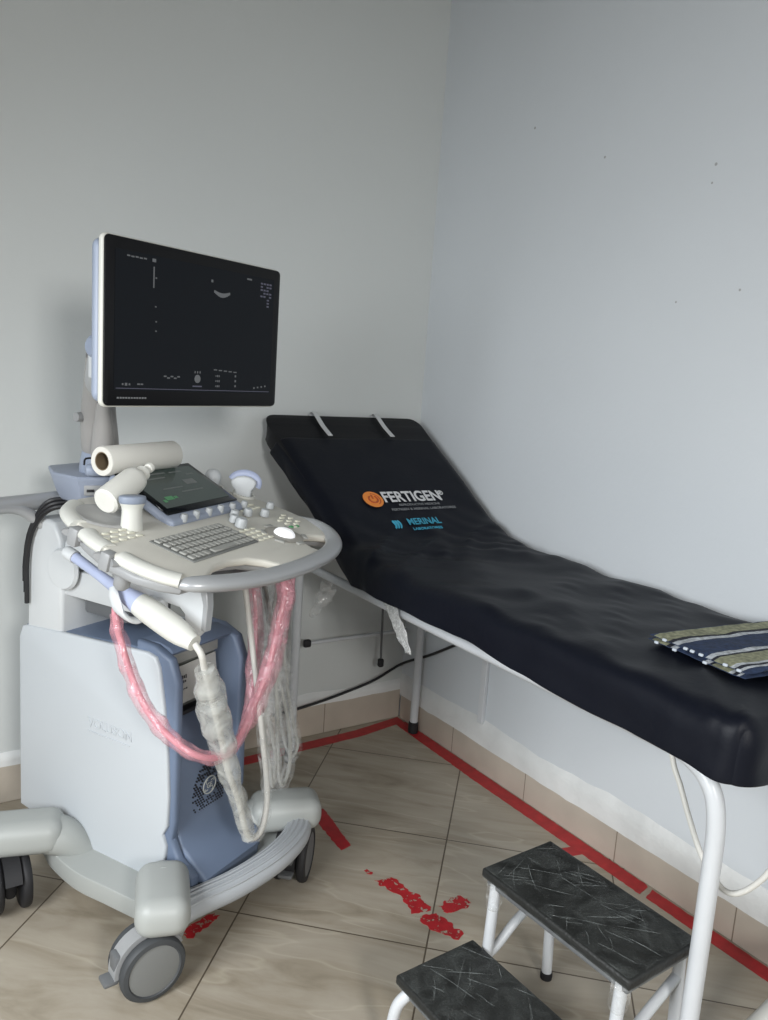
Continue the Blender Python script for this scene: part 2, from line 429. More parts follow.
# skirting tile and the rough plaster band above it
bm = bmesh.new(); rbox(bm, (XL / 2, -.006, .062), (-XL - .02, .012, .124), .002, 1); struct('baseboard_back', bm, skirt_m)
bm = bmesh.new(); rbox(bm, (-.006, YB / 2, .052), (.012, -YB - .04, .104), .002, 1); struct('baseboard_right', bm, skirt_m)
def rough_band(name, horizontal, z0, z1, th, length, seed):
    bm = bmesh.new(); n = int(length / .03); rows = 5; g = []
    for i in range(n + 1):
        s = -length * i / n; col = []
        for j in range(rows + 1):
            t = j / rows
            lo = z0 + .006 * noise.noise((s * 4, seed, 0)) + .004 * noise.noise((s * 17, seed, 3))
            hi = z1 + .014 * noise.noise((s * 3, seed, 7)) + .006 * noise.noise((s * 13, seed, 9))
            z = lo + (hi - lo) * t
            d = th * min(1, 3.2 * (1 - t)) + .0015 * noise.noise((s * 20, z * 20, seed))
            if j == rows: d = 0.0
            col.append(bm.verts.new((s, -d, z) if horizontal else (-d, s, z)))
        lo2 = col[0].co.copy()
        back = bm.verts.new((s, 0, lo2.z) if horizontal else (0, s, lo2.z))
        g.append([back] + col)
    for a, b in zip(g, g[1:]):
        for j in range(len(a) - 1): bm.faces.new((a[j], a[j + 1], b[j + 1], b[j]))
    bmesh.ops.recalc_face_normals(bm, faces=bm.faces)
    o = obj(name, bm, plaster_m); o['kind'] = 'structure'; return o
rough_band('trim_1', True, .122, .168, .013, 3.5, 2.0)
rough_band('trim_2', False, .101, .188, .013, 4.1, 5.0)
bm = bmesh.new(); rbox(bm, (-.008, -.52, .46), (.016, .028, .56), .003); o = struct('trim_3', bm, duct_m); o['label'] = 'white cable duct on the right wall under the bed'
# ------------------------------------------------------------------ floor tape
def jag(poly, amt, seed, step=.012):
    out = []
    for i, a in enumerate(poly):
        b = poly[(i + 1) % len(poly)]; a_, b_ = Vector(a), Vector(b); L_ = (b_ - a_).length; n = max(1, int(L_ / step))
        nr = Vector((-(b_ - a_).y, (b_ - a_).x)).normalized()
        for k in range(n):
            p_ = a_ + (b_ - a_) * k / n
            out.append(p_ + nr * amt * noise.noise((p_.x * 60, p_.y * 60, seed)) )
    return [(p.x, p.y) for p in out]
def tape(name, polys, label, amt=.002, cat='tape', step=.012):
    m = worn_t if amt > .01 else red_t
    bm = bmesh.new()
    for i, pl in enumerate(polys):
        prism(bm, jag(pl, amt, i * 3.1, step), .0002, .0012)
    o = obj(name, bm, m, smooth_=False); return tag(o, label, cat, 'red tape pieces on the floor')
tape('floor_tape', [[(-1.42, -.085), (-.25, -.05), (-.02, -.016), (-.02, -.066), (-.25, -.104), (-1.42, -.14)]],
     'red tape strip on the floor running along the back wall behind the ultrasound machine', .0015)
tape('floor_tape', [[(-.066, -.07), (-.016, -.07), (-.016, -1.30), (-.022, -1.31), (-.07, -1.32), (-.07, -1.1), (-.135, -1.085), (-.13, -1.04), (-.072, -1.055), (-.075, -.6)],
                    [(-.02, -1.325), (-.068, -1.34), (-.066, -2.2), (-.018, -2.2)]],
     'red tape strip on the floor running along the right wall under the exam bed', .0025)
tape('floor_tape', [[(-.705, -.50), (-.652, -.505), (-.682, -.728), (-.722, -.735)]],
     'short red tape end on the floor beside the ultrasound machine\'s right caster', .004)
tape('floor_tape', [[(-.712, -.905), (-.662, -.918), (-.640, -1.02), (-.648, -1.09), (-.700, -1.075), (-.69, -1.0)],
                    [(-.700, -1.09), (-.640, -1.105), (-.628, -1.205), (-.652, -1.215), (-.69, -1.16)],
                    [(-.618, -1.085), (-.545, -1.075), (-.522, -1.10), (-.552, -1.128), (-.62, -1.12)],
                    [(-.715, -.852), (-.70, -.85), (-.695, -.872), (-.708, -.878)]],
     'peeling red tape cross worn into flakes on the open floor before the step stool', .013, step=.007)
tape('floor_tape', [[(-1.36, -.68), (-1.325, -.69), (-1.31, -.75), (-1.335, -.76)]],
     'worn red tape scrap on the floor beneath the ultrasound machine\'s left front caster arm', .012, step=.007)
tape('floor_tape', [[(-1.27, -.85), (-1.225, -.835), (-1.16, -.825), (-1.15, -.84), (-1.20, -.868), (-1.25, -.885)]],
     'worn red tape flakes on the floor beneath the ultrasound machine\'s ribbed foot bar', .012, step=.007)

# ------------------------------------------------------------------ exam bed
BXF, BXB = -.655, -.045
PROF = [(-.042, 1.266), (-.30, 1.092), (-.50, .958), (-.575, .915), (-.66, .890), (-.80, .880), (-1.20, .876), (-1.60, .872), (-1.86, .868)]
bed = empty('exam_bed', (-.35, -1.0, 0))
tag(bed, 'black padded examination bed on white tube legs with raised backrest along the right wall', 'bed')
def W(o_):                      # keep world coordinates for parts of an unrotated root
    o_.matrix_parent_inverse = bed.matrix_basis.inverted(); return o_
bpy.context.view_layer.update()
def head_w(y):
    return -.062 * min(1, max(0, (y + .60) / .5))          # the backrest board is a little wider towards its head
def slab(pts, x0, x1, th, off, m, name, corner=0):
    """padded slab following the side profile, its face `off` beneath the profile"""
    P = smooth([(0, y, z) for y, z in pts], 6); ring_top = []; ring_bot = []
    for i, p_ in enumerate(P):
        a = P[max(i - 1, 0)]; b = P[min(i + 1, len(P) - 1)]; t = (b - a).normalized(); n = Vector((0, t.z, -t.y))
        if n.z < 0: n = -n
        ring_top.append(p_ - n * off); ring_bot.append(p_ - n * (off + th))
    loop = [(q.y, q.z) for q in ring_top] + [(q.y, q.z) for q in reversed(ring_bot)]
    bm = bmesh.new()
    prism(bm, loop, x0, x1, .014, 3, M=Matrix(((0, 0, 1, 0), (1, 0, 0, 0), (0, 1, 0, 0), (0, 0, 0, 1))))
    for v in bm.verts:
        if v.co.x < (x0 + x1) / 2: v.co.x += head_w(v.co.y)
        if corner:
            y0 = max(q.y for q in ring_top); x_lo = x0 + head_w(v.co.y)
            dy = corner - (y0 - v.co.y)
            if dy > 0:
                ins = corner - math.sqrt(max(0, corner ** 2 - min(dy, corner) ** 2))
                if v.co.x < x_lo + .08: v.co.x += ins
                elif v.co.x > x1 - .08: v.co.x -= ins
    return W(obj(name, bm, m, bed))
slab([(-.042, 1.262), (-.055, 1.254), (-.07, 1.244), (-.10, 1.224), (-.30, 1.092), (-.50, .958), (-.56, .926)], BXF + .006, BXB - .004, .055, .007, pad_m, 'backrest', .045)
slab([(-.66, .890), (-.80, .880), (-1.20, .876), (-1.60, .872), (-1.868, .867)], BXF + .006, BXB - .004, .075, .010, pad_m, 'mattress')
fr = .0145
bm = bmesh.new()
FX, WX = -.602, -.095
tube(bm, [(FX, -.12, .752), (FX, -.9, .747), (FX, -1.69, .744)], fr, 14)
tube(bm, [(WX, -.12, .752), (WX, -.9, .747), (WX, -1.69, .744)], fr, 14)
for y in (-.13, -.62, -1.2, -1.66): tube(bm, [(FX, y, .749), (WX, y, .749)], .013, 10)
tube(bm, [(-.60, -.62, .77), (-.60, -.36, .955), (-.60, -.12, 1.115)], .012, 10)
tube(bm, [(-.10, -.62, .77), (-.10, -.36, .955), (-.10, -.12, 1.115)], .012, 10)
W(obj('bed_frame', bm, metal_w, bed))
def bed_leg(x, near):
    bm = bmesh.new()
    if near: tube(bm, [(x, -1.68, .744), (x, -1.745, .741), (x, -1.802, .714), (x, -1.830, .65), (x, -1.835, .5), (x, -1.835, .03)], [.0145, .0155, .017, .0175, .0175, .0175], 18)
    else: tube(bm, [(x, -.165, .75), (x, -.165, .4), (x, -.165, .025)], .0165, 16)
    l = W(obj('leg', bm, metal_w, bed))
    bm = bmesh.new(); y = -1.835 if near else -.165
    lathe(bm, [(.024 if near else .020, 0.0), (.025 if near else .021, .02), (.024 if near else .02, .045), (.017, .047)], 16, T(x, y, 0))
    f = obj('rubber_foot', bm, rubber, l); f['label'] = 'black rubber foot'
for x in (FX, WX):
    bed_leg(x, True); bed_leg(x if x < -.3 else -.045, False)
bm = bmesh.new(); tube(bm, [(WX, -.165, .745), (-.045, -.165, .745)], .0165, 12); W(obj('leg_bracket', bm, metal_w, bed))
# backrest adjusting rods hanging beneath, with black end caps
bm = bmesh.new(); tube(bm, [(-.50, -.075, .41), (-.05, -.075, .405)], .008, 10, sm=False)
r1 = W(obj('adjusting_rod', bm, metal_w, bed))
bm = bmesh.new(); rbox(bm, (-.505, -.075, .41), (.03, .022, .03), .008); obj('end_cap', bm, rubber, r1)['label'] = 'black end cap'
bm = bmesh.new(); tube(bm, [(-.19, -.09, .74), (-.175, -.09, .30)], .0045, 8, sm=False)
r2 = W(obj('adjusting_rod', bm, dgrey_pl, bed))
bm = bmesh.new(); rbox(bm, (-.175, -.09, .29), (.022, .022, .035), .007); obj('end_cap', bm, rubber, r2)['label'] = 'black end cap'
bm = bmesh.new(); tube(bm, [(-.60, -1.835, .045), (-.40, -1.838, .093), (-.097, -1.835, .167)], .0185, 12)
W(obj('end_brace', bm, cable_w, bed))

# fitted cover over backrest and mattress
PC = [(-.155, 1.187), (-.30, 1.095), (-.46, .990), (-.545, .937), (-.60, .908), (-.68, .890), (-.80, .881), (-1.20, .877), (-1.60, .873), (-1.82, .870)]
END = [(-1.905, .862), (-1.928, .838), (-1.936, .80), (-1.940, .745)]
def wr(p_, s, a): return a * noise.noise(Vector((p_[0] * s[0], p_[1] * s[1], p_[2] * s[2])))
def cover():
    Pv = smooth([(0, y, z) for y, z in PC + [(-1.875, .868), (-1.897, .862)]], 10); n = len(Pv); m_ = 30
    bm = bmesh.new(); rows = []; Y1 = -1.897; RC = .045
    def disp(x, y, edge):
        hin = math.exp(-((y + .74) / .20) ** 2); u = x * .75 + y; fl = min(1, max(.15, (-.45 - y) / .15))
        h = .005 * noise.noise((x * 5, y * 2.2, 0))
        h += hin * .018 * (noise.noise((x * 2.2, u * 17, 2.0)))
        h += fl * .011 * noise.noise((x * 2 + 1.7, (y + x * .5) * 9, 5.0))
        r_ = 1 - abs(noise.noise((x * 3.1 + .4, (y - x * .8) * 6.5, 11.0))) * 2.6
        h += fl * .013 * max(0, r_) ** 3
        return h
    for i, p_ in enumerate(Pv):
        a = Pv[max(i - 1, 0)]; b = Pv[min(i + 1, n - 1)]; t = (b - a).normalized(); nv = Vector((0, t.z, -t.y))
        if nv.z < 0: nv = -nv
        row = []
        for k in range(m_ + 1):
            e = k / m_; x0 = BXF - .006 + head_w(p_.y) * .7; x = x0 + (BXB + .006 - x0) * e
            q = p_ + nv * disp(x, p_.y, 0); q.x = x
            near = min(x - x0, BXB + .006 - x)
            if near < .02: q -= nv * .012 * (1 - near / .02) ** 2
            ey = q.y - Y1
            if ey < .02: q.z -= .012 * (1 - max(0, ey) / .02) ** 2
            # round the corners in plan
            for xc, sg in ((x0 + RC, -1), (BXB + .006 - RC, 1)):
                dx = (q.x - xc) * sg; dy = (Y1 + RC) - q.y
                if dx > 0 and dy > 0:
                    L_ = math.hypot(dx, dy); mx_ = max(dx, dy); f_ = mx_ / L_
                    q.x = xc + sg * dx * f_; q.y = Y1 + RC - dy * f_
            row.append(bm.verts.new(q))
        rows.append((row, nv))
    for (a, _), (b, _) in zip(rows, rows[1:]):
        for k in range(m_): bm.faces.new((a[k], a[k + 1], b[k + 1], b[k]))
    # skirt: down the front side, round the near end and back along the wall
    loop = [(r_[0], nv, Vector((-1, 0, 0))) for r_, nv in rows[:-1]]
    for k in range(m_ + 1):
        e = k / m_; o_ = Vector((-1 if k == 0 else (1 if k == m_ else 0), -1, 0)).normalized() if k in (0, m_) else Vector((0, -1, 0))
        loop.append((rows[-1][0][k], Vector((0, 0, 1)), o_))
    loop += [(r_[-1], nv, Vector((1, 0, 0))) for r_, nv in rows[-2::-1]]
    prev = None; nl = len(loop)
    for i, (v, nv, o_) in enumerate(loop):
        y = v.co.y; wall = o_.x > .5
        dn = -nv if y > -.45 else (-nv).lerp(Vector((0, 0, -1)), min(1, (-.45 - y) / .15)).normalized()
        hz = .790
        if y < -1.15: hz -= .024 * min(1, (-1.15 - y) / .35)
        if y < -1.75: hz -= .010 * min(1, (-1.75 - y) / .12)
        if o_.y < -.5: hz -= .02 * min(1, (v.co.x - BXF) / .25)
        hem = .055 if y > -.5 else max(.055, v.co.z - hz)
        if -.62 < y <= -.5: hem = .055 + (max(.055, v.co.z - hz) - .055) * (-.5 - y) / .12
        if wall: hem = .06
        hem += .005 * noise.noise((v.co.x * 6, y * 8, 0)) + .003 * noise.noise((v.co.x * 15, y * 21, 4.3))
        col = [v]
        for k in range(1, 7):
            t = k / 6; bul = .010 * (1 - (1 - min(1, t * 2.5)) ** 2)
            fold = t * (.012 * noise.noise((v.co.x * 8 + 3, y * 8, t * 1.2)) + .006 * noise.noise((v.co.x * 20, y * 20, t * 2)))
            if wall: fold = min(0, fold) * .3; bul *= .6
            q = v.co + dn * hem * t + o_ * (bul + fold)
            if q.x > -.020: q.x = -.020
            col.append(bm.verts.new(q))
        if prev:
            for k in range(6): bm.faces.new((prev[k], prev[k + 1], col[k + 1], col[k]))
        prev = col
    bmesh.ops.recalc_face_normals(bm, faces=bm.faces)
    return bm
cov = empty('bed_cover', (-.35, -1.0, 0)); bpy.context.view_layer.update()
tag(cov, 'dark navy fitted cover with printed company lettering spread over the examination bed', 'bed cover')
def WC(o_): o_.matrix_parent_inverse = cov.matrix_basis.inverted(); return o_
cs = WC(obj('cover_sheet', cover(), cover_m, cov, ang=60))
sm = cs.modifiers.new('thickness', 'SOLIDIFY'); sm.thickness = .002; sm.offset = 1
sb = cs.modifiers.new('smooth', 'SUBSURF'); sb.levels = 1; sb.render_levels = 1
# white straps over the head end of the pad
def strap(x):
    P = [(x, -.168, 1.197), (x, -.11, 1.226), (x, -.055, 1.262), (x, -.036, 1.268), (x, -.022, 1.252), (x, -.050, 1.200)]
    bm = bmesh.new(); pts = smooth(P, 5); w = .009; g = []
    for i, p_ in enumerate(pts):
        a = pts[max(i - 1, 0)]; b = pts[min(i + 1, len(pts) - 1)]; t = (b - a).normalized(); nv = Vector((0, -t.z, t.y))
        if nv.z < 0 and i < len(pts) / 2: nv = -nv
        g.append([bm.verts.new(p_ + Vector((s * w, 0, 0)) + nv * h) for s, h in ((-1, 0), (1, 0), (1, .002), (-1, .002))])
    for a, b in zip(g, g[1:]):
        for k in range(4): bm.faces.new((a[k], a[(k + 1) % 4], b[(k + 1) % 4], b[k]))
    bm.faces.new(g[0]); bm.faces.new(g[-1][::-1]); bmesh.ops.recalc_face_normals(bm, faces=bm.faces)
    o_ = WC(obj('strap', bm, strap_m, cov)); o_['label'] = 'white strap over the head end'
strap(-.508); strap(-.245)
# the print on the backrest (logo disc and two lines of lettering)
by = Vector((0, .51, .341)).normalized()
def bp_(x, y, lift=.006):
    # point on the cover's backrest face at x, y
    z = 1.187 + (y + .155) * (1.187 - .990) / (.305)
    return Vector((x, y, z)) + Vector((0, -by.z, by.y)) * lift
def BM(x, y, rot=0.0, lift=.006): return axes(bp_(x, y, lift), (1, 0, 0), by) @ RZ(rot)
bm = bmesh.new()
LOGO = BM(-.487, -.428)
lathe(bm, [(0, 0), (.036, 0), (.037, .0006), (0, .0008)], 36, LOGO)
lo = WC(obj('printed_logo', bm, orange_m, cov)); lo['label'] = 'orange round print'
bm = bmesh.new()
arc = [(.016 * math.cos(a), .016 * math.sin(a), 0) for a in [R(125 + 290 * k / 20) for k in range(21)]]
tube(bm, arc, .0035, 6, sm=False, M=LOGO @ T(0, 0, .0004) , ratio=1); rbox(bm, (0, .011, .0004), (.006, .020, .003), .001, M=LOGO)
tube(bm, [(.026 * math.cos(a), .026 * math.sin(a), 0) for a in [R(-60 + 150 * k / 16) for k in range(17)]], .0018, 6, sm=False, M=LOGO @ T(0, 0, .0004))
obj('logo_mark', bm, orange_d, lo)
WC(text_obj('printed_text', 'FERTIGEN', .068, print_w, cov, BM(-.448, -.440), bold=.0016, sx=.80))
WC(text_obj('printed_text', '®', .028, print_w, cov, BM(-.208, -.418), bold=.0005))
WC(text_obj('printed_text', 'REPRODUCTIVE MEDICINE', .0135, print_g, cov, BM(-.40, -.458), bold=.0001, sx=1.05))
WC(text_obj('printed_text', 'FERTIGEN & MERINAL LABORATOIRES', .0145, print_g, cov, BM(-.44, -.476), bold=.0002, sx=1.08))
WC(text_obj('printed_text', 'MERINAL', .040, print_b, cov, BM(-.410, -.533), bold=.0006, sx=.82))
WC(text_obj('printed_text', 'LABORATOIRES', .015, print_b, cov, BM(-.405, -.554), bold=.0003, sx=1.12))
bm = bmesh.new(); ML = BM(-.448, -.530)
for k in range(3):
    pts = [(-.020 + .010 * k + .006 * math.sin(PI * q / 8), -.018 + .036 * q / 8, .0006) for q in range(9)]
    tube(bm, pts, [.001] + [.0042 - .0006 * k] * 7 + [.001], 8, sm=False, M=ML)
lm = WC(obj('printed_logo', bm, print_b, cov)); lm['label'] = 'blue leaf shaped print'

# ------------------------------------------------------------------ folded cloth on the bed
def towel():
    # footprint corners (near front, far front ...): the cloth lies diagonally across the bed
    A = Vector((-.482, -1.545, 0)); B = Vector((-.505, -1.79, 0)); Cc = Vector((-.08, -1.855, 0)); D = Vector((-.06, -1.60, 0))
    n, m_ = 22, 26; zb = .888
    root = empty('folded_cloth', (-.3, -1.68, zb)); bpy.context.view_layer.update()
    tag(root, 'folded navy cloth with olive and pale stripes lying on the near end of the bed', 'cloth')
    inv = root.matrix_basis.inverted()
    for lay, (z0, th, ins, nm) in enumerate(((zb, .010, .0, 'lower_fold'), (zb + .0105, .010, .004, 'upper_fold'))):
        bm = bmesh.new(); uvl = bm.loops.layers.uv.new('UVMap'); top = []; bot = []
        for i in range(n + 1):
            a = i / n; ra = []; rb = []
            for j in range(m_ + 1):
                b = j / m_
                p_ = (A * (1 - a) + B * a) * (1 - b) + (D * (1 - a) + Cc * a) * b
                p_.x += ins; e = min(a, 1 - a, b) ; rim = min(1, e / .03)
                h = .004 * noise.noise((p_.x * 9, p_.y * 9, lay)) + .0025 * noise.noise((p_.x * 23, p_.y * 23, lay + 4))
                edge_j = .004 * noise.noise((a * 12, b * 12, lay * 7.7))
                sink = (1 - rim) ** 2 * th * .42
                ra.append((bm.verts.new((p_.x + edge_j, p_.y + edge_j, z0 + th + h - sink)), a, b))
                rb.append((bm.verts.new((p_.x + edge_j, p_.y + edge_j, z0 + h + sink)), a, b))
            top.append(ra); bot.append(rb)
        def quad(vs):
            f = bm.faces.new([v[0] for v in vs])
            for l, v in zip(f.loops, vs): l[uvl].uv = (v[1], v[2])
            return f
        for i in range(n):
            for j in range(m_):
                quad((top[i][j], top[i + 1][j], top[i + 1][j + 1], top[i][j + 1]))
                quad((bot[i][j], bot[i][j + 1], bot[i + 1][j + 1], bot[i + 1][j]))
        side = []
        for i in range(n): side += [quad((top[i][0], bot[i][0], bot[i + 1][0], top[i + 1][0])), quad((top[i][m_], top[i + 1][m_], bot[i + 1][m_], bot[i][m_]))]
        for j in range(m_): side += [quad((top[0][j], top[0][j + 1], bot[0][j + 1], bot[0][j])), quad((top[n][j], bot[n][j], bot[n][j + 1], top[n][j + 1]))]
        for f in side: f.material_index = 1
        bmesh.ops.recalc_face_normals(bm, faces=bm.faces)
        o_ = obj(nm, bm, [towel_m, towel_edge], root, ang=70); o_.matrix_parent_inverse = inv
        # pale woven flecks along the folded edge
        for t in ([.10, .30, .62] if lay == 0 else [.17, .40, .47, .56, .80, .93]):
            p_ = A * (1 - t) + B * t
            bm = bmesh.new(); rbox(bm, (p_.x + ins - .001, p_.y, z0 + th * .5), (.006, .010, .006), .002)
            obj('pale_fleck', bm, towel_fleck, o_)
towel()

# ------------------------------------------------------------------ step stool
def stool():
    a0 = Vector((-.775, -1.402, 0)); b0 = Vector((-.762, -1.806, 0))
    ly = (b0 - a0).normalized(); lx = Vector((-ly.y, ly.x, 0))       # ly along the step, lx towards the wall
    if lx.x < 0: lx = -lx
    root = empty('step_stool', (0, 0, 0)); L_ = (b0 - a0).length
    tag(root, 'two-step metal stool with black rubber treads wrapped in clear film beside the bed', 'step stool')
    M = Matrix(((ly.x, lx.x, 0, a0.x), (ly.y, lx.y, 0, a0.y), (0, 0, 1, 0), (0, 0, 0, 1)))
    # local: X along step (0..L), Y towards wall, Z up
    for nm, y0, y1, z in (('upper_step', 0, .222, .352), ('lower_step', -.225, -.006, .178)):
        bm = bmesh.new(); rbox(bm, (L_ / 2, (y0 + y1) / 2, z - .011), (L_, y1 - y0, .022), .006, 3, M)
        st = obj(nm, bm, step_m, root); st['label'] = 'black ribbed rubber step'
        bm = bmesh.new(); rbox(bm, (L_ / 2, (y0 + y1) / 2, z - .030), (L_ - .02, y1 - y0 - .02, .018), .004, 2, M)
        obj('step_frame', bm, dgrey_pl, st)
        # crinkled clear film stretched round the tread
        bm = bmesh.new(); n, m_ = 40, 24; g = []
        for i in range(n + 1):
            r_ = []
            for j in range(m_ + 1):
                x = -.003 + (L_ + .006) * i / n; y = y0 - .003 + (y1 - y0 + .006) * j / m_
                h = .0015 + .0035 * abs(noise.noise((x * 34 + y * 20, y * 22, z * 9))) ** 1.5
                e = min(i, n - i, j, m_ - j)
                zz = z + h if e > 0 else z - .022
                r_.append(bm.verts.new(M @ Vector((x, y, zz))))
            g.append(r_)
        for a, b in zip(g, g[1:]):
            for j in range(m_): bm.faces.new((a[j], a[j + 1], b[j + 1], b[j]))
        bmesh.ops.recalc_face_normals(bm, faces=bm.faces)
        rnd = random.Random(int(z * 1000))
        for q in range(38):         # pale stretch creases in the film
            cx = rnd.uniform(.02, L_ - .02); cy_ = rnd.uniform(y0 + .01, y1 - .01); an = rnd.choice((.35, .5, 2.3, 2.5, .9)) + rnd.gauss(0, .18); ln = rnd.uniform(.03, .12)
            pts = []
            for k in range(6):
                t_ = (k / 5 - .5) * ln; u_ = cx + math.cos(an) * t_; v_ = cy_ + math.sin(an) * t_ + .0015 * math.sin(k + q)
                if 0.004 < u_ < L_ - .004 and y0 + .004 < v_ < y1 - .004: pts.append((u_, v_, z + .0042))
            if len(pts) > 2: tube(bm, pts, [.0002] + [rnd.uniform(.0003, .0007)] * (len(pts) - 2) + [.0002], 5, k=3, M=M, mi=1)
        w_ = obj('film_wrap', bm, [wrap_f, crease_m], st); w_['label'] = 'crinkled clear film'
    def leg(pts, r=.0125):
        bm = bmesh.new(); tube(bm, pts, r, 14, M=M)
        l = obj('leg', bm, metal_w, root)
        e = Vector(pts[-1]); bm = bmesh.new(); lathe(bm, [(.0145, 0), (.015, .012), (.0135, .018)], 14, M @ T(e.x, e.y, 0)); f = obj('foot_cap', bm, rubber, l)
    for x in (.03, L_ - .03):
        leg([(x, .02, .325), (x, .014, .2), (x, .006, .012)])
        leg([(x, .205, .325), (x, .215, .2), (x, .225, .012)])
        leg([(x, -.205, .150), (x - (.012 if x < .2 else -.012), -.228, .118), (x - (.016 if x < .2 else -.016), -.238, .06), (x - (.016 if x < .2 else -.016), -.240, .012)])
    def brace(name, pts, r=.009):
        bm = bmesh.new(); tube(bm, pts, r, 10, M=M); obj(name, bm, metal_w, root)
    brace('side_brace', [(.03, .21, .26), (.03, .10, .205), (.03, .0, .145), (.03, -.20, .135)], .011)
    brace('side_brace', [(L_ - .03, .21, .26), (L_ - .03, .10, .205), (L_ - .03, .0, .145), (L_ - .03, -.20, .135)], .011)
    brace('cross_brace', [(.03, .215, .29), (L_ - .03, .215, .29)])
    for x in (.03, L_ - .03):
        bm = bmesh.new(); tube(bm, [(x, .02, .325), (x, .018, .30), (x, .015, .265)], [.020, .019, .015], 12, wob=.4, ws=60, M=M); w_ = obj('film_wrap', bm, clear_f, root); w_['label'] = 'clear film bunched round a leg top'
stool()

# ------------------------------------------------------------------ ultrasound machine
MA = R(26.5); MO = Vector((-1.238, -.63, 0))
mach = empty('ultrasound_machine', MO, MA)
tag(mach, 'white and blue-grey ultrasound machine on four casters with a dark monitor', 'ultrasound machine')
YZX = Matrix(((0, 0, 1, 0), (1, 0, 0, 0), (0, 1, 0, 0), (0, 0, 0, 1)))      # polygon (y,z) extruded along x

# --- base plate, bumper, pods, casters
def arcpts(cx, cy, r, a0, a1, n): return [(cx + r * math.cos(R(a0 + (a1 - a0) * k / n)), cy + r * math.sin(R(a0 + (a1 - a0) * k / n))) for k in range(n + 1)]
side_l = [(v.x, v.y) for v in smooth([(-.245, .285, 0), (-.185, .27, 0), (-.215, .18, 0), (-.238, .06, 0), (-.235, -.06, 0), (-.235, -.20, 0), (-.27, -.30, 0)], 5)]
front = [(v.x, v.y) for v in smooth([(-.24, -.29, 0), (-.12, -.245, 0), (.0, -.262, 0), (.13, -.27, 0), (.25, -.28, 0)], 4)]
base_poly = side_l + front[1:] + [(-x, y) for x, y in reversed(side_l)] + [(.12, .33), (-.12, .33)]
bm = bmesh.new(); prism(bm, base_poly, .085, .135, .012, 3)
base = obj('base_plate', bm, base_pl, mach)
bm = bmesh.new()
bar = smooth([(-.245, -.255, .135), (-.17, -.262, .135), (-.05, -.302, .14), (.08, -.325, .15), (.19, -.312, .16), (.262, -.262, .175)], 8)
for i in range(6):          # ribbed foot bar
    a = PI * .15 + i * PI * .17
    off = (math.cos(a) * .03, math.sin(a) * .022)
tube(bm, bar, .030, 20, sm=False, ratio=1.25, ref=(0, 0, 1))
for i in range(5):
    s = -.026 + .013 * i
    pts = []
    for q, p_ in enumerate(bar):
        a = bar[max(q - 1, 0)]; b = bar[min(q + 1, len(bar) - 1)]; t = (b - a).normalized(); o_ = Vector((t.y, -t.x, 0))
        pts.append(p_ + o_ * s + Vector((0, 0, .033 * math.sqrt(max(0, 1 - (s / .040) ** 2)) - .003)))
    tube(bm, pts, .0036, 6, sm=False)
o = obj('foot_bar', bm, rib_pl, mach); o['label'] = 'ribbed light grey foot bar'
def pod(x, y):
    d = Vector((-x, -y, 0)).normalized(); ang = math.atan2(d.y, d.x)
    bm = bmesh.new()
    A_ = T(x, y, 0) @ RZ(ang)
    rbox(bm, (.040, 0, .190), (.200, .124, .092), .038, 6, A_)
    lathe(bm, [(.030, .140), (.034, .150), (.034, .17)], 20, A_)
    tube(bm, [(.07, 0, .19), (.14, 0, .165), (.20, 0, .115)], [.050, .048, .030], 16, ratio=1.15, M=A_)
    return obj('caster_arm', bm, base_pl, mach)
POD = {'fl': (-.27, -.27), 'fr': (.262, -.268), 'rl': (-.285, .265), 'rr': (.27, .27)}
for k, (x, y) in POD.items(): pod(x, y)
def caster(x, y, ang, dist, dark=False):  # dark: shaded copy, the arm's shadow put into fork and wheel colours
    """twin wheel caster: swivel at x,y; axle direction ang in the machine's frame"""
    root = bpy.data.objects.new('caster', None); COL.objects.link(root); root.parent = mach
    root.location = (x, y, 0); root.rotation_euler = (0, 0, ang)
    r = .076; off = (0, dist, r)        # local X = axle, Y = trail direction
    bm = bmesh.new()
    # hood over the wheels
    n = 16; g = []
    for i in range(n + 1):
        a = R(-5 + 165 * i / n); rr = r + .006
        g.append([bm.verts.new((sx * .020, off[1] + math.cos(a) * q, r + math.sin(a) * q)) for sx, q in ((-1, rr), (1, rr), (1, rr - .014), (-1, rr - .014))])
    for a, b in zip(g, g[1:]):
        for k in range(4): bm.faces.new((a[k], a[(k + 1) % 4], b[(k + 1) % 4], b[k]))
    bm.faces.new(g[0]); bm.faces.new(g[-1][::-1]); bmesh.ops.recalc_face_normals(bm, faces=bm.faces)
    rbox(bm, (0, off[1] * .8, r + .010), (.030, .075, .10), .012)
    lathe(bm, [(.020, .10), (.024, .12), (.024, .155)], 18)
    obj('caster_fork', bm, [rubber if dark else grey_pl], root)
    for s in (-1, 1):
        bm = bmesh.new()
        Mx = T(s * .033, off[1], r) @ RY(s * PI / 2)
        lathe(bm, [(.02, -.013), (.067, -.013), (r - .003, -.010), (r, -.004), (r, .006), (r - .004, .012), (.062, .014), (.059, .011), (.045, .0135), (0, .0145)], 40, Mx)
        me = bm
        for f in me.faces:
            c = (Mx.inverted() @ f.calc_center_median()); f.material_index = 1 if (c.z > .0108 and c.xy.length < .0592) else 0
        obj('wheel', bm, [rubber, dgrey_pl] if dark else [tread, disc_pl], root)
    bm = bmesh.new()
    rbox(bm, (0, off[1] + r + .012, r - .012), (.040, .034, .012), .005, 2)
    rbox(bm, (0, off[1] + r - .005, r + .022), (.038, .020, .05), .007, 2)
    b_ = obj('brake_pedal', bm, dgrey_pl, root)
    return root
caster(POD['fl'][0], POD['fl'][1], R(68), .035)
caster(POD['fr'][0], POD['fr'][1], R(112), .035, True)
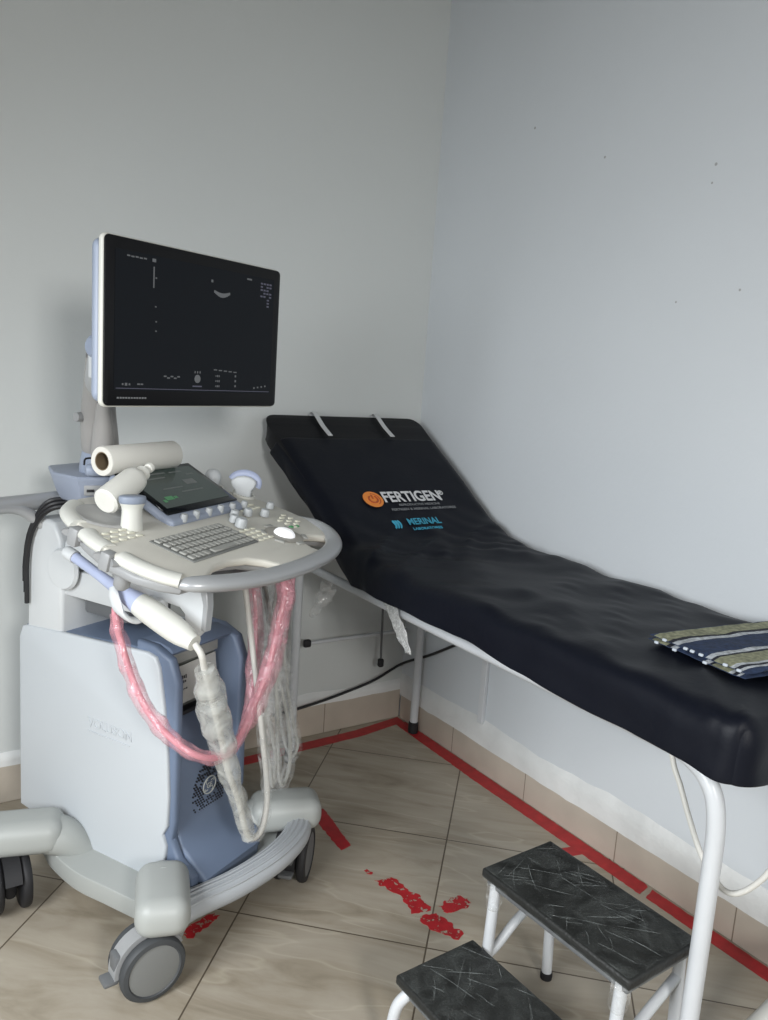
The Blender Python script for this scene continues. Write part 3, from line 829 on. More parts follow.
caster(POD['rl'][0], POD['rl'][1], R(-26), -.03, True)
caster(POD['rr'][0], POD['rr'][1], R(40), .03)

# --- main body
prof_body = [(.40, .13), (.40, .675), (.385, .705), (-.075, .735), (-.125, .725), (-.155, .69), (-.158, .30), (-.150, .26), (-.165, .22), (-.19, .185), (-.19, .125)]
core = [(.39, .13), (.39, .69), (.0, .720), (-.05, .722), (-.05, .12)]
bm = bmesh.new(); prism(bm, core, -.132, .132, .01, 3, YZX)
body = obj('body', bm, blue_pl, mach)
# front frame: two cheeks and a head around the recessed bay
cheek = [(-.03, .74), (-.09, .738), (-.145, .715), (-.168, .66), (-.170, .30), (-.160, .25), (-.185, .205), (-.235, .175), (-.235, .13), (-.03, .12)]
for x0, x1 in ((-.135, -.108), (.100, .135)):
    bm = bmesh.new(); prism(bm, cheek, x0, x1, .009, 3, YZX); obj('front_cheek', bm, blue_pl, mach)
hood = [(-.02, .735), (-.085, .742), (-.120, .734), (-.132, .722), (-.125, .714), (-.02, .714)]
bm = bmesh.new(); prism(bm, hood, -.112, .104, .005, 2, YZX); obj('front_hood', bm, blue_pl, mach)
nose = [(-.04, .52), (-.085, .52), (-.125, .475), (-.148, .40), (-.152, .28), (-.170, .225), (-.225, .185), (-.255, .165), (-.255, .125), (-.04, .12)]
bm = bmesh.new(); prism(bm, nose, -.109, .102, .010, 3, YZX); o = obj('front_panel', bm, blue_pl, mach)
fp = o
bm = bmesh.new()
gx, gz = .010, .325
for i in range(17):
    for j in range(24):
        x = gx - .068 + .0085 * i + .004 * (j % 2); z = gz - .075 + .0075 * j
        if ((x - gx) / .062) ** 2 + ((z - gz + .005) / .082) ** 2 > 1: continue
        if (x - gx) ** 2 + (z - gz - .01) ** 2 < .027 ** 2: continue
        if random.random() < .18: continue
        y = -.1525 if z < .40 else -.148
        y = -.1500 if .28 < z < .40 else y
        lathe(bm, [(.0024, 0), (.0024, .0055)], 6, T(x, -.1485, z) @ RX(PI / 2))
obj('vent_hole', bm, rubber, fp)['kind'] = 'stuff'
lgM = axes((gx, -.1538, gz + .010), (1, 0, 0), (0, -.03, 1))
bm = bmesh.new()
tube(bm, [(.0235 * math.cos(2 * PI * k / 28), .0235 * math.sin(2 * PI * k / 28), 0) for k in range(29)], .0016, 6, sm=False, M=lgM)
for k in range(4):          # swirls round the rim
    a = PI / 4 + k * PI / 2
    pts = [((.017 + .0035 * math.sin(q * .6)) * math.cos(a + (q - 4) * .09), (.017 + .0035 * math.sin(q * .6)) * math.sin(a + (q - 4) * .09), 0) for q in range(9)]
    tube(bm, pts, .0011, 6, sm=False, M=lgM)
lg = obj('badge', bm, label_m, mach)
text_obj('badge_letters', 'GE', .021, label_m, lg, lgM @ T(0, -.0075, 0), bold=.0002, sx=.8, align='CENTER')
# recessed bay with drive fronts and a printed notice
bm = bmesh.new(); rbox(bm, (-.004, -.062, .615), (.208, .03, .19), .003); bay = obj('drive_bay', bm, bay_m, mach)
bm = bmesh.new(); rbox(bm, (-.01, -.092, .692), (.18, .03, .030), .004); obj('drive_front', bm, mat('drive_grey', (.30, .31, .29), .5), bay)
bm = bmesh.new(); rbox(bm, (-.01, -.086, .535), (.19, .03, .012), .002); obj('bay_ledge', bm, rubber, bay)
NM = axes((-.095, -.106, .566), (1, 0, .03), (0, .10, 1))
bm = bmesh.new(); rbox(bm, (.088, .048, 0), (.182, .098, .002), .0008, M=NM); nt_ = obj('notice', bm, label_m, mach); nt_['label'] = 'white printed notice'
bm = bmesh.new()
for (x, y, w, h) in ((.055, .066, .035, .010), (.053, .054, .026, .007), (.128, .066, .034, .010), (.135, .054, .022, .007), (.048, .035, .05, .004), (.125, .036, .04, .004)):
    for q in range(int(w / .0065)):
        rbox(bm, (x - w / 2 + q * .0065 + .002, y, .0012), (.0038 if q % 3 else .0052, h * (.75 if q % 2 else 1), .0008), 0, M=NM)
obj('print_line', bm, ink, nt_)['kind'] = 'stuff'
# white side covers
cover_p = [(.400, .165), (.398, .66), (.385, .690), (.36, .697), (-.078, .722), (-.105, .715), (-.118, .690), (-.135, .60), (-.150, .48), (-.157, .37), (-.155, .29), (-.140, .262), (-.152, .235), (-.150, .20), (-.085, .118), (.05, .108), (.20, .100), (.235, .13), (.30, .15)]
for s in (-1, 1):
    bm = bmesh.new(); x0, x1 = sorted((s * .130, s * .146)); prism(bm, cover_p, x0, x1, .006, 3, YZX)
    sp = obj('side_cover', bm, panel_pl, mach)
    sp['label'] = 'white side cover with embossed lettering' if s < 0 else 'white side cover'
    if s < 0:
        EM = axes((-.1462, .125, .478), (0, -1, 0), (0, 0, 1))
        text_obj('embossed_text', 'VOLUSON', .034, panel_pl, sp, EM, bold=.0004, ext=.0018, sx=1.0)
        bm = bmesh.new(); rbox(bm, (.075, -.014, 0), (.15, .0035, .005), .001, M=EM); obj('embossed_line', bm, panel_pl, sp)
# skirt of the side cover running back to the rear arm
# --- lift column and white arm housings
bm = bmesh.new(); prism(bm, [(.372, .68), (.362, .93), (.345, .985), (.31, 1.0), (.262, .99), (.238, .95), (.232, .85), (.235, .70)], -.142, .142, .012, 3, YZX)
colm = obj('lift_column', bm, white_pl, mach)
bm = bmesh.new(); lathe(bm, [(0, 0), (.052, 0), (.055, .006), (.050, .014), (0, .016)], 32, T(-.138, .222, .875) @ RY(-PI / 2)); obj('pivot_cap', bm, white_pl, colm)
bm = bmesh.new()
rbox(bm, (0, .11, .912), (.262, .25, .066), .006, 2); rbox(bm, (0, .11, .838), (.262, .25, .072), .006, 2)
obj('lift_arm', bm, white_pl, mach)
bm = bmesh.new(); rbox(bm, (0, .10, .965), (.22, .28, .045), .008); rbox(bm, (-.0, .14, .775), (.16, .16, .06), .01)
obj('arm_core', bm, dgrey_pl, mach)
# console housing (white channel with seam, open below at the back)
hs = [(-.02, .952), (-.285, .940), (-.305, .925), (-.310, .90), (-.306, .84), (-.285, .818), (-.255, .822), (-.250, .868), (-.235, .880), (-.02, .895)]
bm = bmesh.new(); prism(bm, hs, -.205, -.188, .005, 2, YZX); obj('housing_side', bm, white_pl, mach)
bm = bmesh.new(); rbox(bm, (-.02, -.13, .930), (.30, .22, .028), .008); obj('housing_core', bm, [dgrey_pl], mach)
bm = bmesh.new(); prism(bm, [(-.295, .944), (-.314, .93), (-.318, .90), (-.312, .84), (-.300, .84), (-.304, .90), (-.296, .925)], -.206, -.184, .002, 1, YZX); obj('housing_trim', bm, silver, mach)

# --- rear tray, handle and cable
bm = bmesh.new(); prism(bm, [(-.168, .145), (-.158, .25), (-.085, .36), (.17, .38), (.21, .25), (.18, .10), (-.10, .10)], 1.05, 1.125, .010, 3)
for v in bm.verts:
    k = 1 - .16 * (1.125 - v.co.z) / .075; v.co.x = .02 + (v.co.x - .02) * k; v.co.y = .24 + (v.co.y - .24) * k
tray = obj('rear_tray', bm, tray_pl, mach)
bm = bmesh.new(); prism(bm, [(-.10, .18), (-.10, .25), (-.07, .34), (.13, .34), (.14, .25), (.12, .15)], .99, 1.055, .012, 3); obj('tray_base', bm, white_pl, tray)
pd = Vector((.085, -.06, 0)).normalized()
pn = Vector((-.045, -.068, 0)).normalized(); pd = Vector((.068, -.045, 0)).normalized()
PM = axes(Vector((-.122, .131, 1.090)) + pn * .003, pd, (0, 0, 1))
bm = bmesh.new(); rbox(bm, (0, 0, 0), (.056, .026, .006), .002, M=PM); prt = obj('port_panel', bm, grey_pl, tray)
for k in (-.013, .013):
    bm = bmesh.new(); rbox(bm, (k, -.001, .003), (.018, .007, .003), .001, M=PM); obj('port', bm, rubber, prt)
bm = bmesh.new(); tube(bm, [(-.75, .335, 1.035), (-.45, .335, 1.035), (-.20, .335, 1.035), (.0, .335, 1.035), (.25, .335, 1.035)], .022, 16, ratio=.7)
tube(bm, [(-.30, .335, 1.035), (-.20, .334, 1.025), (-.15, .325, .995), (-.12, .31, .965)], .016, 14)
tube(bm, [(.30, .335, 1.035), (.20, .334, 1.025), (.15, .325, .995), (.12, .31, .965)], .016, 14)
obj('rear_handle', bm, silver, mach)

# --- monitor arm and monitor
bm = bmesh.new()
lathe(bm, [(.052, 1.115), (.053, 1.135), (.050, 1.16), (.044, 1.185)], 28, T(-.055, .19, 0))
arm = obj('monitor_arm_base', bm, ltblue_pl, mach)
bm = bmesh.new()
tube(bm, [(-.055, .19, 1.165), (-.062, .185, 1.20), (-.085, .165, 1.27), (-.115, .13, 1.35), (-.15, .09, 1.42)], [.040, .046, .043, .036, .030], 22, ratio=1.0)
mArm = obj('monitor_arm', bm, taupe_pl, mach)
bm = bmesh.new(); tube(bm, [(-.092, .145, 1.155), (-.096, .139, 1.165), (-.104, .128, 1.22), (-.130, .096, 1.31)], [.014, .026, .026, .016], 16, ratio=1.0); obj('arm_cover', bm, taupe_pl, mArm)
bm = bmesh.new(); lathe(bm, [(.012, -.03), (.012, 0), (.011, .014), (0, .016)], 16, T(-.128, .18, 1.268) @ RY(-PI / 2)); obj('arm_knob', bm, grey_pl, mArm)
bm = bmesh.new()
tube(bm, [(-.150, .095, 1.36), (-.190, .04, 1.385), (-.211, .01, 1.43), (-.207, -.02, 1.50)], [.036, .040, .034, .022], 16, ratio=.8)
tube(bm, [(-.20, .0, 1.48), (-.10, -.055, 1.49), (-.03, -.075, 1.49)], .03, 14)
br = obj('monitor_bracket', bm, silver, mach)
bm = bmesh.new()
lathe(bm, [(0, 0), (.024, 0), (.025, .006), (.018, .013), (0, .015)], 20, T(-.240, .0, 1.440) @ RY(-PI / 2)); obj('bracket_cap', bm, ltblue_pl, br)
bm = bmesh.new(); rbox(bm, (-.236, .008, 1.395), (.016, .022, .05), .004); obj('bracket_clip', bm, white_pl, br)
bm = bmesh.new(); rbox(bm, (-.238, -.022, 1.50), (.012, .016, .11), .004); obj('bracket_lever', bm, ltblue_pl, br)
mon = bpy.data.objects.new('monitor', None); COL.objects.link(mon); mon.parent = mach
mon.location = (-.046, -.13, 1.492); mon.rotation_euler = (0, 0, R(-2.0))
MW, MH = .556, .346
def rr(w, h, r, n=6):
    pts = []
    for cx, cy, a0 in ((w / 2 - r, h / 2 - r, 0), (-w / 2 + r, h / 2 - r, 90), (-w / 2 + r, -h / 2 + r, 180), (w / 2 - r, -h / 2 + r, 270)):
        for k in range(n + 1): a = R(a0 + 90 * k / n); pts.append((cx + r * math.cos(a), cy + r * math.sin(a)))
    return pts
XZ = Matrix(((1, 0, 0, 0), (0, 0, -1, 0), (0, 1, 0, 0), (0, 0, 0, 1)))      # polygon (x,z), extrusion towards -y
bm = bmesh.new(); prism(bm, rr(MW + .006, MH + .006, .014), -.015, -.001, .005, 3, XZ); obj('monitor_shell', bm, cream_pl, mon)
bm = bmesh.new(); prism(bm, rr(MW + .002, MH - .010, .02), -.044, -.014, .016, 3, XZ); obj('monitor_back', bm, ltblue_pl, mon)
bm = bmesh.new(); prism(bm, rr(MW, MH, .012), -.002, .004, .003, 2, XZ); obj('bezel', bm, bezel_m, mon)
bm = bmesh.new(); prism(bm, rr(MW - .05, MH - .058, .003), .0035, .0046, 0, 1, XZ @ T(0, .004, 0)); obj('screen', bm, screen_m, mon)
SX0, SZ1 = -MW / 2 + .025, (MH - .058) / 2 + .004; SW, SH = MW - .05, MH - .058
def sp_(u, v): return SX0 + SW * u, SZ1 - SH * v
bm = bmesh.new()
def mk(u, v, w, h, d=.0006): x, z = sp_(u, v); rbox(bm, (x, -.0047, z), (w, d, h), 0)
for k in range(18): mk(.205, .085 + k * .0085, .0032, .0026)
for v in (.16, .37, .48, .55): mk(.218 + .004 * (v > .4), v, .004, .003)
for k in range(5): mk(.068 + .022 * k, .035 + .002 * (k % 2), .008, .003)
mk(.205, .035, .010, .007)
for k in range(13):
    a = R(-30 + 60 * k / 12 - 90); x = .622 + .055 * math.cos(a) * 1.0; v = .065 + .15 + .05 * (1 + math.sin(a)) * 0 + .10 * math.sin(-a) - .10
    mk(.575 + .0082 * k, .185 + .022 * math.sin(PI * k / 12), .0046, .006 + .004 * math.sin(PI * k / 12))
mk(.556, .105, .006, .006)
for k in range(4): mk(.80 + .008 * k, .035, .005, .004)
for k in range(5): mk(.28 + .02 * k, .885 + .012 * (k % 2), .008, .003); 
for k in range(3): mk(.045 + .018 * k, .955, .004 + .002 * (k == 1), .004 + .002 * (k == 1))
for k in range(2): mk(.13 + .018 * k, .952, .007, .003)
for k in range(5): mk(.595 + .034 * k, .815 + .003 * k, .011, .0026)
for k in range(9):
    mk(.60 + .011 * (k % 3), .865 + .042 * (k // 3), .0038 if k % 2 else .0026, .0045 if k % 3 else .003)
for k in range(3): mk(.735, .86 + .042 * k, .005, .005)
for k in range(4): mk(.875 + .028 * k, .955 - .006 * k, .005, .004)
x, z = sp_(.478, .895); lathe(bm, [(0, 0), (.0095, 0), (.0095, .0008)], 20, T(x, -.0046, z) @ RX(PI / 2))
for k in range(3): mk(.462 + .016 * k, .842, .003, .005)
o = obj('screen_readout', bm, mark_m, mon); o['label'] = 'small pale readouts and scan image'; o['kind'] = 'stuff'
bm = bmesh.new()
for r_ in range(9): 
    for k in range(4 if r_ < 5 else 1): 
        if (r_ * 3 + k) % 5 != 4: mk(.905 + .022 * k + (.05 if r_ >= 5 else 0), .05 + r_ * .027, .008, .004)
mk(.5, .985, SW * .98, .0014); mk(.478, .955, .03, .003)
o = obj('screen_readout', bm, mark_dim, mon); o['label'] = 'dim violet readouts'; o['kind'] = 'stuff'
bm = bmesh.new(); x, z = sp_(.09, 1.055)
for k in range(11): rbox(bm, (x - .035 + k * .0075, -.0047, z), (.005, .0006, .0035), 0)
obj('bezel_lettering', bm, print_g, mon)

# --- console
cy, ct = R(8), R(14)
CU = Vector((math.cos(cy), math.sin(cy), 0)); CV = Vector((-math.sin(cy) * math.cos(ct), math.cos(cy) * math.cos(ct), math.sin(ct)))
CN = CU.cross(CV); CF = Vector((-.231, -.296, 1.0))
con = bpy.data.objects.new('console', None); COL.objects.link(con); con.parent = mach
CLM = Matrix(((CU.x, CV.x, CN.x, CF.x), (CU.y, CV.y, CN.y, CF.y), (CU.z, CV.z, CN.z, CF.z), (0, 0, 0, 1)))
con.matrix_local = CLM
left = [(.05, .37), (-.01, .342), (-.054, .285), (-.093, .205), (-.126, .12), (-.128, .04), (-.112, -.02), (-.085, -.055)]
grip1 = [(-.050, -.068), (-.022, -.056), (.03, -.036), (.09, -.035), (.145, -.050), (.175, -.078), (.194, -.118)]
mid = [(.26, -.128), (.34, -.128), (.392, -.118)]
grip2 = [(.388, -.094), (.398, -.062), (.425, -.040), (.460, -.042), (.488, -.058), (.510, -.076)]
right = [(.535, -.070), (.562, -.040), (.582, .0), (.588, .09), (.578, .18), (.55, .26), (.50, .33), (.43, .37)]
top_poly = left + grip1 + mid + grip2 + right
bm = bmesh.new(); prism(bm, top_poly, -.020, .0, .007, 3); obj('console_top', bm, beige_pl, con)
ctop = con
low = [(x * 1.04 - .002, y + (.012 if y < -.01 else 0)) for x, y in left] + [(x, y + .022) for x, y in grip1 + mid + grip2] + [(x * .985, y * .985) for x, y in right]
bm = bmesh.new(); prism(bm, low, -.040, -.0185, .007, 3); o = obj('console_rim', bm, grey_pl, con); o['label'] = 'grey lower rim'
bm = bmesh.new()
tube(bm, [(-.094, -.030, -.016), (-.082, -.055, -.010), (-.058, -.078, -.005), (-.02, -.096, -.004), (.04, -.115, -.004), (.14, -.134, -.004), (.27, -.142, -.004), (.40, -.134, -.004), (.492, -.106, -.004), (.556, -.056, -.005), (.585, .002, -.008), (.594, .06, -.014)],
     [.009, .015, .0165, .017, .017, .017, .017, .017, .017, .017, .016, .009], 20, ratio=1.35, ref=(0, 0, 1))
o = obj('console_handle', bm, silver, con); o['label'] = 'curved grey grab handle'
# recessed dish for the bottle
bm = bmesh.new(); lathe(bm, [(0, .0015), (.052, .0015), (.058, .004), (.066, .004), (.070, .001)], 28, T(.020, .262, 0)); obj('bottle_dish', bm, mat('dish_grey', (.42, .42, .41), .45), con)
# probe cups with grey cable notches along the left edge
for (u, v) in ((-.084, .238), (-.122, .118)):
    bm = bmesh.new(); pts = []
    for k in range(13): a = R(-140 + 280 * k / 12); pts.append((u + .022 * math.cos(a) + .006, v + .017 * math.sin(a), -.016))
    tube(bm, pts, .0085, 10, sm=False, ratio=2.2, ref=(0, 0, 1)); rbox(bm, (u - .004, v, -.020), (.030, .026, .042), .006); obj('probe_cup', bm, grey_pl, con)
for (u, v) in ((-.088, .100), (-.060, .118)):
    bm = bmesh.new(); lathe(bm, [(.010, -.086), (.017, -.078), (.019, -.050), (.019, -.03)], 16, T(u, v, 0)); obj('probe_cup_end', bm, grey_pl, con)
# white rounded rail segments along the left edge
for pts in ([(.03, .352, -.009), (-.018, .325, -.009), (-.044, .292, -.009), (-.060, .258, -.009)], [(-.078, .220, -.009), (-.094, .182, -.009), (-.104, .138, -.009)], [(-.110, .098, -.009), (-.112, .05, -.009), (-.104, .0, -.009), (-.088, -.035, -.009)]):
    bm = bmesh.new(); tube(bm, pts, .0145, 16, k=6, ratio=1.55, ref=(0, 0, 1)); obj('edge_rail', bm, cream_pl, con)
# keyboard
bm = bmesh.new(); rbox(bm, (.131, .056, .001), (.268, .122, .004), .0015, 1)
for r_ in range(5):
    n = 14; off = (.0, .004, .007, .010, .0)[r_]
    for k in range(n):
        if r_ == 0 and 4 <= k <= 8:
            if k == 6: rbox(bm, (.131, .012, .0045), (.086, .0175, .005), .0018, 1, None, 1)
            continue
        x = .0115 + k * .01835 + off * .3; rbox(bm, (x, .012 + r_ * .0225, .0045), (.0155, .0175, .005), .0018, 1, None, 1)
obj('keyboard', bm, [mat('keyboard_tray', (.20, .205, .195), .5), key_m], con)
# touch screen
tb = bpy.data.objects.new('touch_screen', None); COL.objects.link(tb); tb.parent = mach
tb.matrix_local = CLM @ T(.287, .160, .014) @ RX(R(13))
bm = bmesh.new(); rbox(bm, (0, .096, -.012), (.318, .212, .024), .010, 3)
obj('touch_housing', bm, tray_pl, tb)
bm = bmesh.new(); rbox(bm, (0, .108, .002), (.304, .182, .006), .003, 2); obj('touch_bezel', bm, dark_gl, tb)
bm = bmesh.new(); rbox(bm, (0, .110, .0053), (.268, .148, .0008), 0); obj('touch_panel', bm, touch_m, tb)
bm = bmesh.new()
for (x, y, w, h) in ((-.085, .070, .03, .014), (-.06, .07, .012, .008), (-.11, .062, .012, .01)): rbox(bm, (x, y, .0059), (w, h, .0006), 0)
obj('touch_icon', bm, touch_g, tb)
bm = bmesh.new()
for (x, y, w, h) in ((-.04, .168, .10, .005), (-.07, .150, .12, .005), (.05, .166, .05, .005), (.06, .120, .045, .020), (-.03, .105, .08, .004), (.03, .085, .09, .004), (.095, .150, .03, .004)):
    rbox(bm, (x, y, .0059), (w, h, .0006), 0)
obj('touch_icon', bm, touch_w, tb)
# knobs along the screen's lower edge and on the deck
def knob_mesh(bm, r, h, M): lathe(bm, [(r * .8, 0), (r, .002), (r * .92, h * .8), (r * .75, h), (0, h)], 16, M)
knob0 = None
kspots = [(.175, .158), (.228, .160), (.282, .160), (.335, .160), (.388, .158), (.442, .155)]
for i, (u, v) in enumerate(kspots):
    if knob0 is None:
        bm = bmesh.new(); knob_mesh(bm, .0095, .020, Matrix()); knob0 = obj('knob', bm, mat('knob_grey', (.46, .48, .49), .4), con); knob0.location = (u, v, .004)
    else: part_copy(knob0, con, (u, v, .004))
bigk = None
for (u, v, s) in ((.305, .075, 1.5), (.318, .105, 1.2), (.355, .128, 1.15), (.405, .118, 1.2), (.455, .095, 1.2), (.535, .125, 1.1)):
    c_ = part_copy(knob0, con, (u, v, .001)); c_.scale = (s * 1.1, s * 1.1, s * .85)
bm = bmesh.new(); lathe(bm, [(.050, 0), (.052, .0015), (.040, .0035), (.030, .003)], 32, T(.385, -.010, 0)); obj('trackball_ring', bm, mat('ring_taupe', (.36, .34, .30), .45), con)
bm = bmesh.new(); lathe(bm, [(.029, .002), (.027, .008), (.021, .014), (.011, .0175), (0, .0185)], 28, T(.385, -.010, 0)); obj('trackball', bm, ball_m, con)
for k in range(6):
    a = R(20 + 60 * k); bm = bmesh.new(); rbox(bm, (0, 0, 0), (.026, .013, .005), .002, 2, T(.385 + .060 * math.cos(a), -.010 + .056 * math.sin(a), .002) @ RZ(a + PI / 2)); obj('trackball_button', bm, key_m, con)
b0 = None
spots = []
for r_ in range(4):
    for k in range(3): spots.append((.285 + .024 * k, .056 - .019 * r_))
for r_ in range(3):
    for k in range(4): spots.append((.43 + .024 * k, .145 + .021 * r_))
for r_ in range(3):
    for k in range(3): spots.append((.475 + .027 * k, .055 - .023 * r_ + .01 * k))
for r_ in range(3):
    for k in range(4): spots.append((-.075 + .027 * k - .006 * r_, .150 + .019 * r_))
for (u, v) in spots:
    if b0 is None:
        bm = bmesh.new(); rbox(bm, (0, 0, .0015), (.017, .008, .004), .0015, 2); b0 = obj('button', bm, btn_w, con); b0.location = (u, v, 0); b0.rotation_euler = (0, 0, R(-12))
    else: part_copy(b0, con, (u, v, 0), (0, 0, R(-12)))
bm = bmesh.new(); rbox(bm, (.462, .012, .0015), (.018, .010, .004), .0015, 2); rbox(bm, (.487, .008, .0015), (.014, .009, .004), .0015, 2); obj('start_button', bm, btn_g, con)['label'] = 'green lit button'
# probe holders on the right and back edge
for (u, v) in ((.555, .225), (.515, .305)):
    bm = bmesh.new(); lathe(bm, [(.030, -.03), (.033, 0), (.033, .006), (.027, .006), (.025, -.02)], 20, T(u, v, 0)); obj('probe_holder', bm, cream_pl, con)

bpy.context.view_layer.update()
MM = mach.matrix_world.copy(); CM = con.matrix_world.copy()
def mw(p_): return MM @ Vector(p_)
def cw(u, v, w=0): return CM @ Vector((u, v, w))

# hook holding the wand, on the housing
bm = bmesh.new()
tube(bm, [(-.205, -.168, .880), (-.240, -.170, .860), (-.274, -.168, .853), (-.296, -.152, .872), (-.299, -.136, .900), (-.294, -.122, .924)], [.010, .011, .014, .016, .015, .008], 12, ratio=.42, ref=(0, -.95, -.30))
rbox(bm, (-.205, -.168, .872), (.03, .05, .04), .010)
obj('wand_hook', bm, white_pl, mach)

# ------------------------------------------------------------------ loose things on the machine
# transvaginal wand lying in the hook on the left
wd = empty('ultrasound_probe', (0, 0, 0))
tag(wd, 'long lavender and white wand probe slung in the hook on the machine\'s left side', 'probe', 'ultrasound probes on the machine')
w0, w1, w2, w3, w4 = [mw(p_) for p_ in ((-.262, .062, .966), (-.262, .035, .958), (-.262, -.110, .908), (-.262, -.175, .888), (-.262, -.335, .835))]
bm = bmesh.new(); tube(bm, [w0 - (w1 - w0) * .3, w0, w1], [.010, .015, .0155], 16); obj('probe_tip', bm, white_pl, wd)['label'] = 'white tip'
bm = bmesh.new(); tube(bm, [w1, w1.lerp(w2, .5), w2, w3], [.0125, .0120, .016, .026], 18, k=6); obj('probe_shaft', bm, lav_pl, wd)['label'] = 'lavender shaft'
bm = bmesh.new(); tube(bm, [w3, w3.lerp(w4, .25), w3.lerp(w4, .7), w4], [.0265, .0285, .0275, .018], 20, k=6); obj('probe_handle', bm, cream_pl, wd)['label'] = 'cream handle'
c_pts = [w4, mw((-.258, -.352, .812)), mw((-.240, -.345, .775)), mw((-.205, -.335, .70)), mw((-.170, -.335, .60)), mw((-.140, -.335, .50)), mw((-.095, -.335, .40)), mw((-.052, -.335, .285)), mw((-.015, -.345, .285)), mw((.018, -.335, .36)), mw((.035, -.30, .50)), mw((.06, -.24, .70)), mw((.07, -.19, .90))]
bm = bmesh.new(); tube(bm, c_pts, .0075, 10, k=6); cb = obj('probe_cable', bm, cable_w, wd)
bm = bmesh.new(); tube(bm, [c_pts[2], mw((-.215, -.338, .72)), *c_pts[3:8]], [.020, .033, .036, .033, .027, .022, .018], 16, k=8, wob=.32, ws=28)
o = obj('film_sleeve', bm, milky_f, cb); o['label'] = 'milky crinkled film sleeve'
bm = bmesh.new(); tube(bm, c_pts[7:11], [.018, .015, .014, .016], 12, k=8, wob=.3, ws=30); obj('film_sleeve', bm, clear_f, cb)

# small straight probe standing in the left cup
pr = empty('ultrasound_probe', (0, 0, 0))
tag(pr, 'small cream probe with grey-blue face standing upright in the left cup of the console', 'probe', 'ultrasound probes on the machine')
pa = mw((-.232, -.112, 1.038)); ax = mw((-.230, -.112, 1.118)) - pa
bm = bmesh.new(); tube(bm, [pa - ax * .25, pa, pa + ax * .3, pa + ax * .62, pa + ax * .80], [.016, .025, .024, .023, .028], 18, k=6, ratio=.75); obj('probe_body', bm, cream_pl, pr)
bm = bmesh.new(); tube(bm, [pa + ax * .79, pa + ax * .84, pa + ax * .98, pa + ax * 1.02], [.0265, .030, .030, .025], 18, k=4, ratio=.72); obj('probe_face', bm, mat('probe_face_grey', (.26, .30, .38), .45), pr)['label'] = 'grey-blue face'
# its cable in a pink film sleeve, looping below and up to the right side
pk = [mw(p_) for p_ in ((-.255, -.115, .965), (-.272, -.115, .90), (-.282, -.118, .86), (-.276, -.130, .80), (-.268, -.175, .69), (-.262, -.240, .62), (-.235, -.315, .568), (-.170, -.335, .540), (-.115, -.335, .548), (-.055, -.33, .605), (.005, -.33, .70), (.052, -.32, .80), (.085, -.31, .885), (.09, -.25, .945))]
bm = bmesh.new(); tube(bm, pk, .0075, 10, k=6); c2 = obj('probe_cable', bm, pink_c, pr); c2['label'] = 'cable in pink film'
bm = bmesh.new(); tube(bm, pk[2:], [.011, .016, .019, .019, .016, .014, .014, .014, .016, .018, .021, .018], 14, k=9, wob=.42, ws=32); o = obj('film_sleeve', bm, pink_f, c2); o['label'] = 'pink crinkled film sleeve'

# curved probe with lavender face in the right holder
cp = empty('ultrasound_probe', (0, 0, 0)); tag(cp, 'white curved-array probe with lavender rim standing in the console\'s right holder', 'probe', 'ultrasound probes on the machine')
q0 = cw(.555, .225, .0); 
fx = (Vector((.82, -.57, 0))).normalized(); fz = Vector((.05, .05, 1)).normalized()
PMx = axes(q0, fx, fz)           # X across, Y up, Z towards viewer-ish
sect = [(-.021, -.03), (.021, -.03), (.022, .008), (.024, .016), (.032, .024), (.036, .036), (.034, .044), (.019, .054), (.0, .057), (-.019, .054), (-.034, .044), (-.036, .036), (-.032, .024), (-.024, .016), (-.022, .008)]
bm = bmesh.new(); prism(bm, sect, -.014, .014, .006, 3, PMx); obj('probe_body', bm, white_pl, cp)
bm = bmesh.new(); 
arcp = [(.036 * math.cos(a) * 1.0, .036 + .024 * math.sin(a), -.010) for a in [R(165 - 190 * k / 16) for k in range(17)]]
tube(bm, arcp, .0075, 12, sm=False, ratio=1.8, M=PMx, ref=(0, 0, 1)); obj('probe_face', bm, lav_pl, cp)['label'] = 'lavender rim'
# round-ended probe behind it
rp = empty('ultrasound_probe', (0, 0, 0)); tag(rp, 'white round-headed probe standing in the holder behind the touch screen', 'probe', 'ultrasound probes on the machine')
r0 = cw(.515, .305, .0)
bm = bmesh.new(); lathe(bm, [(.012, -.03), (.013, .002), (.018, .008), (.0225, .020), (.0235, .030), (.020, .042), (.012, .050), (0, .053)], 24, Matrix.Translation(r0)); obj('probe_body', bm, white_pl, rp)

# gel bottle leaning in the dish
gb = empty('gel_bottle', (0, 0, 0)); tag(gb, 'white gel bottle with nozzle leaning in the dish on the console', 'bottle')
g0 = cw(.010, .262, .036)
px_ = mw((-.255, -.055, 1.105)); 
gdir = (mw((-.112, -.02, 1.172)) - g0)
gdir = (Vector(mw((.06, .0, 1.225))) - g0).normalized()
GM = g0.copy(); zax = gdir; xax = zax.cross(Vector((0, 0, 1))).normalized(); yax = zax.cross(xax)
GMx = Matrix(((xax.x, yax.x, zax.x, GM.x), (xax.y, yax.y, zax.y, GM.y), (xax.z, yax.z, zax.z, GM.z), (0, 0, 0, 1)))
bm = bmesh.new(); lathe(bm, [(0, 0), (.026, 0), (.031, .005), (.032, .02), (.032, .105), (.029, .120), (.018, .132), (.016, .136)], 28, GMx); obj('bottle', bm, bottle_m, gb)
bm = bmesh.new(); lathe(bm, [(.0185, .134), (.0185, .148), (.011, .153), (.0085, .166), (.012, .169), (.012, .178), (.006, .184), (0, .185)], 20, GMx); obj('nozzle_cap', bm, bottle_m, gb)

